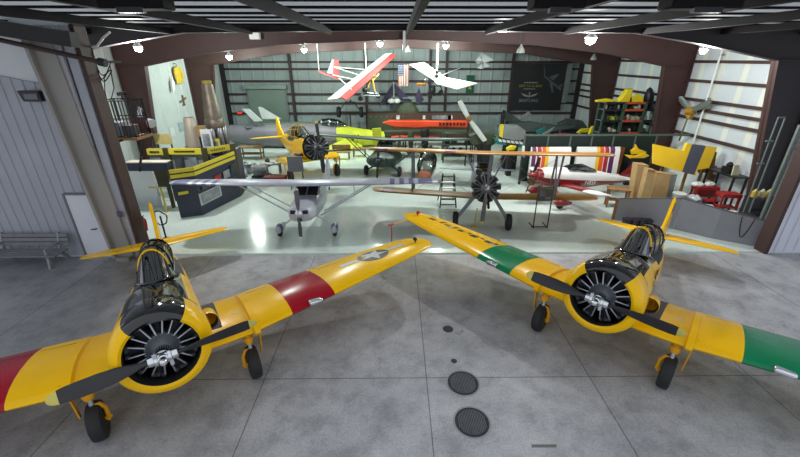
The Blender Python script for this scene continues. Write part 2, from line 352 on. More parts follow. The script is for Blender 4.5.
def blade(name, r0, R, wmax, ang, c, parent, axis_x, mats, pitch=.6, tip=.11, n=10):
    """propeller blade pointing along angle ang in the yz plane, centre c, mats: body, tip"""
    rings = []; tt = [0, .06, .15, .3, .5, .7, .85, .94 - .0, .97, .99, 1.0]; radial = Vector((0, cos(ang), sin(ang))); tang = Vector((0, -sin(ang), cos(ang))); ax = Vector((1, 0, 0))
    tt = [0, .06, .16, .32, .5, .68, .82, 1 - tip, 1 - tip / 2, .985, 1.0]; ww = [.3, .34, .62, .9, 1, .98, .92, .82, .68, .42, .1]
    for t, w in zip(tt, ww):
        rr = r0 + (R - r0) * t; tw = pitch * (1.35 - .9 * t); th = (.30 - .26 * min(1, t * 1.5)) * wmax + .004
        d = tang * cos(tw) + ax * sin(tw); nn = ax * cos(tw) - tang * sin(tw)
        rings.append([Vector(c) + radial * rr + d * (cos(q) * w * wmax / 2) + nn * (sin(q) * max(th, .01) / 2) for q in [2 * pi * j / 10 for j in range(10)]])
    mb = MB().loft(rings, True, True, lambda i, j: 1 if i >= 7 else 0)
    return mb.build(name, mats, parent)
def radial_engine(parent, x, z, r_out, ncyl=9, rc=.27, scale=1, pushm=None, cylm=None):
    """radial engine: crankcase carries cylinders and push rods"""
    cc = MB().lathe([(-.3, rc * .9), (-.1, rc), (.02, rc * .98), (.06, rc * .8), (.16, rc * .55), (.2, rc * .3), (.3, rc * .22)], (x, 0, z), (1, 0, 0), 24)
    for i in range(ncyl * 2):
        q = 2 * pi * i / (ncyl * 2) + .1; cc.box((x + .03, cos(q) * rc * .92, z + sin(q) * rc * .92), (.05, .03, .03))
    eng = cc.build('engine', enginegrey, parent)
    cylm = cylm or mat('cylinder_grey', '#3C3E42', .45, .5, .15, 8)
    for i in range(ncyl):
        q = pi / 2 + 2 * pi * i / ncyl; d = Vector((0, cos(q), sin(q))); L_ = r_out - rc * .85; prof = []; nf = 9
        for k in range(nf):
            t0 = L_ * (.12 + .62 * k / nf); prof += [(t0, .072 * scale), (t0 + L_ * .03, .1 * scale), (t0 + L_ * .05, .1 * scale)]
        prof += [(L_ * .78, .085 * scale), (L_ * .95, .095 * scale), (L_, .05 * scale)]
        mb = MB().lathe([(0, .07 * scale)] + prof, Vector((x - .12, 0, z)) + d * rc * .85, d, 12)
        tg = Vector((0, -sin(q), cos(q)))
        for sgn in (-1, 1): mb.box(Vector((x - .06, 0, z)) + d * (r_out - .05) + tg * sgn * .07 * scale, (.12, .06, .06), Matrix.Rotation(q, 3, 'X'))
        mb.build('cylinder', cylm, eng)
        for sgn in (-1, 1):
            MB().cyl(Vector((x + .03, 0, z)) + d * rc * .9 + tg * sgn * .04 * scale, Vector((x + .0, 0, z)) + d * (r_out - .06) + tg * sgn * .085 * scale, .0135 * scale, 8).build('push_rod', pushm or alu, eng)
    return eng
def empennage(par, m, secs_s, fin_pts, rud_pts, th=.06):
    for s in (-1, 1): wing(MB(), s, secs_s).build('stabilizer', m, par)
def plate_airfoil(mb, poly, th):
    """vertical tail surface in the xz plane with thickness th and tapered rim"""
    cx = sum(p[0] for p in poly) / len(poly); cz = sum(p[1] for p in poly) / len(poly); n = len(poly)
    mid = [(x, 0, z) for x, z in poly]; inn = lambda s: [(cx + (x - cx) * .8, s * th / 2, cz + (z - cz) * .85) for x, z in poly]
    L_, R_ = inn(1), inn(-1); fs = []
    for i in range(n):
        j = (i + 1) % n; fs += [(i, j, n + j, n + i), (j, i, 2 * n + i, 2 * n + j)]
    fs += [tuple(range(n, 2 * n)), tuple(range(2 * n, 3 * n))[::-1]]
    return mb.add(mid + L_ + R_, fs)
cglass = glass('canopy_glass', '#B4C2BC', .35, .03)
dgreen_glass = glass('green_tinted_glass', '#71857C', .5, .03)
propblack = mat('propeller_black', '#27272A', .5, .1, .15, 5)
tipyel = mat('blade_tip', '#C5B75A', .5, 0, .08, 6)
decalgrey = mat('insignia_grey', '#B9BBBE', .4, 0, .04); decalblue = mat('insignia_blue', '#1D2327', .4, 0, .05)
gearyel = mat('gear_yellow', '#D89A10', .35, 0, .1, 4, spec=.3)
cockpit = mat('cockpit_dark', '#23282A', .7, 0, .2, 6)
# ================================================================== YELLOW TRAINERS
HZ, HX = 1.757, 1.556
TSEC = [(1.47, .27, -2.12, 1.10, 1.12), (2.2, .2, -2.08, 1.165, 1.08), (2.62, .155, -2.05, 1.2, 1.05), (2.86, .13, -2.03, 1.222, 1.05), (3.2, .09, -2.0, 1.25, 1.03), (4.4, -.05, -1.9, 1.355, .98), (5.4, -.18, -1.78, 1.443, .92), (5.95, -.27, -1.66, 1.49, .85), (6.2, -.38, -1.5, 1.515, .7), (6.33, -.52, -1.32, 1.53, .6), (6.4, -.72, -1.05, 1.54, .5)]
def trainer(name, label, loc, head, pitch, band, cowl=True, wings=True, phi=radians(3), blades2=None, body=yellow, extra=None):
    t = thing(name, label, 'airplane', loc, (0, -pitch, head))
    # fuselage: yellow with black anti-glare deck and dark cockpit tub
    st = [(.66, .655, 2.41, 1.10, 1.757), (.2, .635, 2.41, 1.05, 1.75), (-.15, .62, 2.40, 1.01, 1.75), (-.5, .60, 2.36, .99, 1.74), (-.78, .585, 2.28, .98, 1.74), (-1.6, .56, 2.24, .97, 1.74), (-2.5, .52, 2.22, .99, 1.72), (-3.15, .46, 2.3, 1.02, 1.7), (-3.6, .4, 2.36, 1.08, 1.72), (-4.5, .28, 2.26, 1.24, 1.75), (-5.6, .17, 2.14, 1.48, 1.8), (-6.6, .085, 2.06, 1.68, 1.85), (-7.05, .04, 2.0, 1.78, 1.88)]
    rings = [ring(*q) for q in st]
    def fm(i, j):
        a = abs(((j + .5) / 24 * 360 + 180) % 360 - 180)
        if i < 5: return 1 if a < 46 else 0
        if i < 7: return 2 if a < 55 else 0
        return 0
    MB().loft(rings, True, True, fm).build('fuselage', [body, black, cockpit], t)
    if cowl:
        mb = MB(); nn = 48
        def cm(i, j):
            # angle from straight up
            u, v, a_ = frame((1, 0, 0)); q = 2 * pi * (j + .5) / nn; d = u * cos(q) + v * sin(q); an = math.degrees(math.acos(max(-1, min(1, d.z))))
            return (1 if an < 40 else 0) if i < 7 else 2
        mb.lathe([(.56, .66), (.75, .685), (1.0, .695), (1.18, .69), (1.3, .66), (1.37, .6), (1.385, .55), (1.36, .51), (1.29, .495), (.95, .55), (.7, .55)], (0, 0, HZ), (1, 0, 0), nn, False, cm)
        mb.build('engine_cowling', [body, black, matblack], t)
        MB().lathe([(0, .02), (0, .6)], (.72, 0, HZ), (1, 0, 0), 24).build('firewall', matblack, t)
        radial_engine(t, 1.14, HZ, .50, rc=.25)
    else:
        MB().lathe([(0, .62), (.12, .6), (.14, .3)], (.6, 0, HZ), (1, 0, 0), 24).build('firewall', darkmetal, t)
        radial_engine(t, 1.1, HZ, .64, rc=.24, scale=1.25, pushm=steel, cylm=mat('cylinder_grey', '#3C3E42'))
    # propeller
    hub = MB(); hx = HX
    rd = Vector((0, cos(phi), sin(phi))); tg = Vector((0, -sin(phi), cos(phi)))
    hc = Vector((hx - .06, 0, HZ))
    hub.lathe([(-.3, .12), (-.1, .12), (-.02, .1)], hc, (1, 0, 0), 18)
    hub.lathe([(-.2, .06), (-.19, .075), (-.12, .08), (-.11, .1), (-.07, .1), (-.06, .085), (.06, .085), (.07, .1), (.11, .1), (.12, .08), (.19, .075), (.2, .06)], hc, rd, 18)
    hub.lathe([(.0, .08), (.09, .075), (.1, .06), (.17, .058), (.2, .04), (.205, .01)], hc, (1, 0, 0), 16)
    for sg in (-1, 1): hub.bar(hc + rd * .09 * sg + Vector((.05, 0, 0)), hc + rd * .09 * sg + tg * -.13 * sg + Vector((.05, 0, 0)), .07, .05)
    hub.v and None
    pr = hub.build('propeller', chrome if cowl else darkmetal, t)
    for sg in (-1, 1):
        blade('blade', .2, 1.345, .23, (phi if cowl else blades2) + (pi if sg < 0 else 0), hc, pr, 1, [propblack, tipyel])
    # canopy
    gl = [(-1.25, .28, 2.82, 2.2), (-1.75, .31, 2.82, 2.2), (-2.5, .32, 2.79, 2.2), (-3.1, .32, 2.7, 2.28), (-3.6, .3, 2.5, 2.3)]
    def arch(x, hw, zt, zb, n=14, e=2.15): return [(x, hw * abs(cos(q)) ** (2 / e) * (1 if cos(q) > 0 else -1), zb + (zt - zb) * abs(sin(q)) ** (2 / e)) for q in [pi * i / n for i in range(n + 1)]]
    MB().loft([arch(*g) for g in gl], False, False).build('canopy_glass', cglass, t)
    wf = arch(-1.25, .28, 2.82, 2.2); base = [(-1.05 + .62 * (abs(sin(pi * i / 14)) ** 1.5), .37 * cos(pi * i / 14), 2.22 + .15 * abs(sin(pi * i / 14)) ** .8) for i in range(15)]
    MB().loft([wf, base], False, False).build('windshield', dgreen_glass, t)
    cf = MB()
    for x, hw, zt, zb in gl[1:4]: cf.tube(arch(x, hw + .005, zt + .005, zb), .013, 6)
    for k in (3, 11): cf.tube([arch(*g)[k] for g in gl], .012, 6)
    for k in (0, 14): cf.tube([arch(*g)[k] for g in gl], .025, 6)
    cf.build('canopy_frame', black if cowl else body, t)
    wfm = MB().tube(arch(-1.25, .285, 2.825, 2.18), .02, 8)
    wfm.build('windshield_frame', body, t)
    wb = MB().tube(base, .018, 6)
    for k in (5, 9): wb.tube([wf[k], base[k]], .013, 6)
    wb.build('windshield_sill', black, t)
    for xs in (-2.0, -2.9):
        sb = MB().box((xs, 0, 2.36), (.08, .36, .45)); sb.box((xs + .2, 0, 2.2), (.4, .36, .08)); sb.box((xs, 0, 2.66), (.07, .22, .14)); sb.build('seat', cockpit, t, bevel=.02)
    ip = MB().box((-1.2, 0, 2.34), (.06, .6, .24)); ip.build('instrument_panel', matblack, t)
    # centre section and outer wings
    ctr = [(0, .3, -2.1, 1.08, 1.12), (.9, .3, -2.1, 1.08, 1.12), (1.45, .27, -2.1, 1.085, 1.12)]
    cw = MB()
    for s in (-1, 1):
        wing(cw, s, ctr, lambda i, j: 1 if (i == 0 and j < 5 and cowl) else 0)
    cw.build('wing_center_section', [body, pad], t)
    if wings:
        for s in (-1, 1):
            w = wing(MB(), s, TSEC, lambda i, j: 1 if 1 <= i <= 3 else 0).build('outer_wing', [body, band], t)
            MB().loft([[((x - .0) , s * (1.46 + o), z) for x, z in [(xl + (xt - xl) * q, zz_ + h * 2.4 * 1.12 * 1.25 * (1 + e)) for q, h in AF for xl, xt, zz_ in [(.285 + e * .25, -2.12, 1.09)]]] for o, e in ((-.07, .0), (-.05, .3), (.05, .3), (.07, .0))]).build('joint_fairing', body, w)
            lm = MB(); lx = lerp_secs(TSEC, 2.74)[1]
            lm.box((lx - .05, s * 2.74, wing_top(TSEC, lx - .05, 2.74) - .035), (.19, .3, .1)); lm.build('landing_light', chrome, w, bevel=.035)
            nm = MB(); nm.ball((-.8, s * 6.0, wing_top(TSEC, -.8, 6.0) + .1), .06, 10, (1.3, .8, 1)); nm.cyl((-.8, s * 6.0, wing_top(TSEC, -.8, 6.0) - .02), (-.8, s * 6.0, wing_top(TSEC, -.8, 6.0) + .14), .02); nm.build('wingtip_light', redpaint if s < 0 else darkmetal, w)
            ml = MB(); decal(ml, TSEC, [[(-.75, s * 1.75), (-.75, s * 1.95), (-.68, s * 1.95), (-.68, s * 1.75)]]) if False else None
            # aileron and flap seams as thin dark strips
            sm = MB(); decal(sm, TSEC, [[(.1, s * 1.555), (-1.9, s * 1.555), (-1.9, s * 1.575), (.1, s * 1.575)]], .004); decal(sm, TSEC, [[(-1.62, s * y0), (-1.62 + (y1 - y0) * .0, s * y1), (-1.635, s * y1), (-1.635, s * y0)] for y0, y1 in ((1.6, 3.3),)] + [[(-1.5, s * 3.4), (-1.38, s * 5.9), (-1.395, s * 5.9), (-1.515, s * 3.4)], [(-1.48, s * 3.4), (-2, s * 3.4), (-2, s * 3.415), (-1.48, s * 3.415)]], .004); sm.build('control_surface_seam', cockpit, w)
        st2 = MB(); decal(st2, [(0, .3, -2.1, 1.08, 1.12), (1.45, .27, -2.1, 1.085, 1.12)], [[(-.55, 1.14), (-.55, 1.26), (-.49, 1.26), (-.49, 1.14)]]); st2.build('filler_placard', decalgrey, t, label='small white placard')
    # wing fillet bulge and air scoop
    sc = MB().lathe([(-.5, .02), (-.35, .13), (0, .155), (.02, .15), (.0, .13), (-.1, .12)], (.42, .70, 1.66), (1, 0, .02), 18, False, lambda i, j: 0 if i < 3 else 1)
    sc.build('air_scoop', [body, matblack], t)
    plate_airfoil(MB(), [(-6.42, 3.0), (-6.6, 3.12), (-6.9, 3.0), (-6.98, 2.78), (-6.45, 2.72)], .1).build('fin_emblem', mat('maroon_mark', '#4E1720', .4), t, label='dark maroon patch near the fin tip') if cowl else None
    ex = MB().tube([(.45, -.64, 1.45), (.3, -.76, 1.42), (-.5, -.74, 1.4)], .075, 12); ex.build('exhaust_stack', darkmetal, t)
    # tail
    ts = [(.04, -5.45, -6.35, 2.03, .8), (.9, -5.62, -6.3, 2.04, .8), (1.6, -5.78, -6.28, 2.045, .75), (1.85, -5.86, -6.26, 2.05, .7), (1.97, -5.98, -6.24, 2.05, .6)]
    te = [(.1, -6.36, -6.75, 2.03, .7), (.9, -6.31, -6.72, 2.04, .7), (1.6, -6.29, -6.66, 2.045, .7), (1.88, -6.27, -6.5, 2.05, .6), (1.97, -6.25, -6.35, 2.05, .5)]
    for s in (-1, 1):
        sb = wing(MB(), s, ts).build('stabilizer', body, t); wing(MB(), s, te).build('elevator', body, sb)
    plate_airfoil(MB(), [(-5.35, 2.1), (-6.1, 2.6), (-6.42, 3.14), (-6.55, 3.28), (-6.62, 3.28), (-6.62, 2.0), (-5.6, 2.0)], .09).build('fin', body, t)
    rd_ = plate_airfoil(MB(), [(-6.63, 3.28), (-6.8, 3.24), (-7.0, 2.9), (-7.2, 2.4), (-7.2, 2.0), (-7.05, 1.82), (-6.63, 1.8)], .08).build('rudder', body, t)
    # gear
    for s in (-1, 1):
        g = MB(); g.cyl((.05, s * 1.29, 1.1), (.04, s * 1.29, .80), .07, 12); g.lathe([(0, .09), (.06, .1), (.1, .09)], (.04, s * 1.29, .84), (0, 0, 1), 14)
        g.cyl((-.12, s * 1.2, 1.05), (.03, s * 1.27, .82), .03)
        g.tube([(.04, s * 1.29, .62), (.04, s * 1.27, .66), (.03, s * 1.19, .66), (.02, s * 1.13, .55), (.0, s * 1.13, .345), (.0, s * 1.15, .30)], .036, 10)
        leg = g.build('landing_gear_leg', gearyel, t)
        MB().cyl((.04, s * 1.29, .80), (.04, s * 1.29, .6), .042, 12).build('oleo_strut', chrome, leg)
        MB().cyl((0, s * 1.08, .345), (0, s * 1.32, .345), .03, 10).build('axle', gearyel, leg)
        wheel('wheel', (0, s * 1.29, .345), .345, .22, leg)
        d = MB().prism([(.1, s * 1.52, 1.06), (-.1, s * 1.52, 1.06), (-.06, s * 1.48, .5), (.02, s * 1.48, .5)], (0, s * .02, 0)); d.build('gear_door', gearyel, t)
    tw = MB().tube([(-5.75, 0, 1.5), (-5.9, 0, 1.38), (-6.0, 0, 1.36)], .04, 8).build('tail_wheel_strut', gearyel, t)
    wheel('tail_wheel', (-6.02, 0, 1.36), .14, .1, tw, 14)
    return t
PL = (-4.0, 5.27, 0); PR = (4.34, 6.48, 0)
tL = trainer('trainer_airplane', 'yellow trainer airplane with crimson wing bands and a star on its wing', PL, radians(-58.1), radians(11.6), bandred, phi=radians(3.2))
tR = trainer('trainer_airplane', 'yellow trainer airplane with green wing bands and dark letters on its wing', PR, radians(-132.6), radians(11.9), bandgreen, phi=radians(-1))
def child(t, stem_, s=None):
    r = [c for c in t.children if c.name.split('.')[0] == stem_]; return r
wl = [w for w in child(tL, 'outer_wing')][1]
# star and bars on the left trainer's left wing
mb = MB(); cx, cy = -.97, 4.75; R_ = .42
mb.mi = 0; decal(mb, TSEC, [[(cx + R_ * cos(q), cy + R_ * sin(q)) for q in [2 * pi * i / 28 for i in range(28)]]], .006)
mb.mi = 1
for s in (-1, 1): decal(mb, TSEC, [[(cx - .09, cy + s * .44), (cx + .11, cy + s * .44), (cx + .11, cy + s * .95), (cx - .09, cy + s * .95)]], .008)
star = [(cx + (R_ if i % 2 == 0 else R_ * .4) * cos(2 * pi * i / 10), cy + (R_ if i % 2 == 0 else R_ * .4) * sin(2 * pi * i / 10)) for i in range(10)]
for i in range(5):
    a_ = star[(2 * i - 1) % 10]; b0 = star[2 * i]; c0 = star[(2 * i + 1) % 10]; decal(mb, TSEC, [[(cx, cy), a_, b0, c0]], .010)
mb.build('wing_insignia', [decalblue, decalgrey], wl)
# letters on the right trainer's right wing (flat from above, wrapped on the skin)
wr_ = [w for w in child(tR, 'outer_wing')][0]
mb = MB()
for k, (y, w_, h_) in enumerate(((-5.55, .2, .2), (-5.2, .1, .3), (-4.95, .2, .12), (-4.7, .1, .26), (-4.45, .16, .22), (-4.2, .1, .14), (-3.98, .2, .28), (-3.75, .1, .12), (-3.5, .2, .24), (-3.3, .12, .2))):
    mb.mi = 0; x = -1.02 - (.1 if k % 2 else 0)
    decal(mb, TSEC, [[(x - h_ / 2, y - w_ / 2), (x + h_ / 2, y - w_ / 2), (x + h_ / 2, y + w_ / 2), (x - h_ / 2, y + w_ / 2)]], .006)
    if k % 3 == 2: mb.mi = 1; decal(mb, TSEC, [[(x + .05, y + .1), (x + .2, y + .1), (x + .2, y + .3), (x + .05, y + .3)]], .005)
mb.build('wing_lettering', [decalblue, mat('faded_letter', '#A9A176', .5)], wr_)
def side_text(t, txt, size, x, z, s, hw):
    mb = MB(); put_text(mb, txt, size, (x, s * hw, z), (-s, 0, 0), (0, 0, 1)); return mb.build('fuselage_lettering', decalblue, t)
side_text(tR, '34', .26, -.18, 1.93, 1, .612)
mb = MB()
for k in range(12):
    if k != 5: mb.box((-.62 - k * .065, .578 - k * .003, 1.96), (.045, .012, (.085, .07, .09)[k % 3]))
mb.build('fuselage_lettering', decalblue, tR)
# pitot cover with ribbon at the right trainer's wing tip
MR = M4(PR, radians(-132.6), -radians(11.9))
MB().cyl((-.4, -5.95, 1.46), (.45, -5.95, 1.42), .018, 8).build('pitot_tube', gearyel, tR)
pw = MR @ Vector((.47, -5.95, 1.42)); dr = (MR.to_3x3() @ Vector((1, 0, -.05)))
pc = thing('pitot_cover', 'red pitot cover with a hanging ribbon on the green-banded trainer wing tip', 'cover', pw)
MB().cyl(-dr * .1, dr * .12, .03, 10).build('sleeve', redpaint, pc)
mb = MB(); mb.prism([(-.015, 0, -.02), (.015, 0, -.02), (.022, .01, -.3), (.01, .02, -.58), (-.016, .02, -.58), (-.01, .01, -.3)], (0, .008, 0)); mb.build('ribbon', redpaint, pc)
# ================================================================== SILVER HIGH-WING PLANE
def strut(mb, a, b, w=.09, h=.035): return mb.bar(a, b, w, h, (1, 0, 0)) if False else mb.tube([a, b], w / 3.4, 8)
def high_wing(name, label, loc, head, o):
    """strutted high-wing monoplane, tail dragger; o: options"""
    t = thing(name, label, 'airplane', loc, (0, -radians(o.get('pitch', 9)), head)); bodym, wingm, trim = o['body'], o['wing'], o['trim']; zc = o.get('zc', 1.2)
    st = [(1.05, .40, zc + .22, zc - .34, zc - .05), (.7, .45, zc + .3, zc - .42, zc - .05), (.3, .47, zc + .34, zc - .45, zc - .05), (-.05, .48, zc + .38, zc - .45, zc - .05), (-.5, .5, zc + .5, zc - .45, zc - .05), (-1.5, .46, zc + .5, zc - .4, zc - .02), (-2.5, .32, zc + .38, zc - .26, zc + .04), (-4, .18, zc + .26, zc - .05, zc + .1), (-5, .08, zc + .22, zc + .02, zc + .12)]
    wd_ = o.get('wide', 1)
    MB().loft([ring(q[0], q[1] * (wd_ if q[0] < 1 and q[0] > -2 else 1 + (wd_ - 1) * .4), *q[2:], e=2.8 if wd_ == 1 else 2.2) for q in st], True, True, lambda i, j: 0).build('fuselage', bodym, t)
    nb = MB().loft([ring(1.05, .41, zc + .23, zc - .35, zc - .05, e=2.8), ring(1.2, .36, zc + .18, zc - .28, zc - .05, e=2.6), ring(1.24, .28, zc + .1, zc - .2, zc - .05)])
    nb.build('nose_bowl', bodym, t)
    for s in (-1, 1): MB().box((1.225, s * .2, zc + .02), (.06, .2, .14)).build('air_inlet', matblack, t, bevel=.03)
    lm = MB().box((1.23, 0, zc - .24), (.05, .14, .12)).build('air_filter', matblack, t)
    # cabin: windshield, side windows, roof
    top = zc + o.get('cab', .93); cab = MB()
    wsb = [(-.02, -.44, zc + .38), (-.02, .44, zc + .38)]
    cab.prism([(.02, -.40, zc + .38), (.02, .40, zc + .38), (-.48, .38, top), (-.48, -.38, top)], (-.02, 0, -.02)); cab.build('windshield', o['glass'], t)
    sw = MB()
    for s in (-1, 1): sw.prism([(-.05, s * .46, zc + .42), (-.5, s * .41, top), (-1.5, s * .38, top), (-1.9, s * .4, zc + .45)], (0, s * .015, 0))
    sw.build('side_window', o['glass'], t)
    MB().loft([ring(-1.5, .4, top + .02, zc + .4, zc + .6, e=3), ring(-2.6, .3, zc + .5, zc + .1, zc + .2)]).build('rear_deck', bodym, t)
    fr = MB()
    for s in (-1, 1): fr.tube([(0, s * .44, zc + .38), (-.48, s * .40, top)], .025, 6); fr.tube([(-1.5, s * .4, zc + .4), (-1.45, s * .39, top)], .025, 6)
    fr.tube([(0, 0, zc + .39), (-.48, 0, top)], .015, 6); fr.build('cabin_frame', trim if o.get('darkframe') else bodym, t)
    MB().box((-.3, 0, zc + .44), (.1, .7, .16)).build('instrument_panel', matblack, t)
    for s in (-1, 1): b = MB().box((-.9, s * .2, zc + .35), (.1, .34, .5)); b.build('seat', cockpit, t, bevel=.03)
    # wing, one part each side, with bands of trim near the tip
    hs, ch, zt = o['half'], o.get('chord', 1.5), top + .07; dh = o.get('dih', .02); le = o.get('le', -.3)
    ys = [0, .5, hs * .35, hs * .60] + [hs * (.60 + .035 * k) for k in range(1, 8)] + [hs * .95, hs * .985, hs]
    secs = []
    for y in ys:
        q = max(0, (y / hs - .55) / .45); c = ch * (1 - .28 * q); 
        if y >= hs * .98: c *= .85 if y < hs else .6
        secs.append((y, le - .1 * q - (0 if y < hs * .98 else (.08 if y < hs else .2)), le - .1 * q - c, zt + dh * y * 2, 1.1))
    bands = o.get('bands', ())
    for s in (-1, 1): wing(MB(), s, secs, lambda i, j: 1 if i in bands else 0).build('wing', [wingm, trim], t)
    for s in (-1, 1):
        sy = hs * .5; zz_ = zt + dh * sy * 2
        m = MB(); strut(m, (-.1, s * .47, zc - .42), (le - .35, s * sy, zz_ - .05)); m.build('wing_strut', o['strut'], t)
        m = MB(); strut(m, (-.75, s * .47, zc - .42), (le - .95, s * sy, zz_ - .05), .07); m.tube([(-.25, s * (sy * .72), zc - .42 + (zz_ - zc + .4) * .66), (le - .45, s * (sy * .72), zz_ - .05)], .014, 6); m.build('wing_strut', o['strut'], t)
    # tail
    sec = [(.04, -4.1, -5.1, zc + .22, .5), (.9, -4.25, -5.1, zc + .22, .5), (1.4, -4.45, -5.05, zc + .22, .5), (1.55, -4.65, -4.95, zc + .22, .4)]
    for s in (-1, 1): wing(MB(), s, sec).build('stabilizer', wingm, t)
    plate_airfoil(MB(), [(-3.7, zc + .25), (-4.4, zc + 1.0), (-4.7, zc + 1.2), (-5.1, zc + 1.2), (-5.35, zc + .8), (-5.3, zc + .1), (-4.6, zc + .1)], .08).build('fin', o.get('fin', wingm), t)
    # gear
    tr = o.get('track', 1.0)
    for s in (-1, 1):
        if o.get('pants'):
            g = MB().tube([(.2, s * .38, zc - .35), (.22, s * (tr - .08), .38)], .03, 8).build('landing_gear_leg', o['strut'], t)
            p = MB().loft([ring(.5, .03, .32, .26, .29, 14, 2, s * tr), ring(.42, .1, .44, .16, .29, 14, 2, s * tr), ring(.22, .135, .50, .13, .3, 14, 2, s * tr), ring(-.1, .11, .46, .15, .3, 14, 2, s * tr), ring(-.45, .04, .36, .24, .3, 14, 2, s * tr)], True, True, lambda i, j: 1 if i in (1, 3) else 0)
            p.build('wheel_pant', [bodym, trim], g)
            wheel('wheel', (.22, s * tr, .2), .2, .13, g, 16)
        else:
            g = MB().tube([(.15, s * .4, zc - .3), (.12, s * tr, .26)], .04, 8); g.tube([(-.5, s * .4, zc - .35), (.12, s * tr, .26)], .03, 8); g = g.build('landing_gear_leg', o['strut'], t)
            wheel('wheel', (.12, s * tr, .28), .28, .17, g, 18)
    tw = MB().tube([(-4.7, 0, zc + .05), (-4.9, 0, .95)], .03, 6).build('tail_wheel_strut', o['strut'], t); wheel('tail_wheel', (-4.92, 0, .9), .1, .06, tw, 12)
    # propeller
    hub = MB().lathe([(-.05, .13), (.02, .13), (.12, .1), (.2, .04), (.22, .01)], (1.27, 0, zc - .02), (1, 0, 0), 16).build('propeller', o['spin'], t)
    for q in (0, pi): blade('blade', .08, o.get('prop', .93), .16, o.get('phi', pi / 2) + q, (1.3, 0, zc - .02), hub, 1, [o['blade'], o.get('tipm', white)], .5, .08)
    return t
bluegrey = mat('slate_blue_paint', '#5A607E', .4, .1, .08, 3); silverwing = mat('silver_wing_paint', '#A3A5B3', .38, .15, .06, 2)
hdC = radians(-89.5)
cs = high_wing('light_airplane', 'silver high-wing light airplane with slate blue wing stripes and wheel pants', (-3.27, 12.9, 0), hdC, dict(body=silver, wing=silverwing, trim=bluegrey, glass=glass('smoked_glass', '#4A5052', .6, .03), strut=silver, half=4.78, bands=(4, 6, 8, 10), pants=True, spin=silver, blade=mat('silver_blade', '#5F626A', .35, .5, .1), zc=1.13, pitch=8, track=1.0, phi=radians(91), prop=.86, chord=1.3, dih=.008, cab=.7, le=.42))
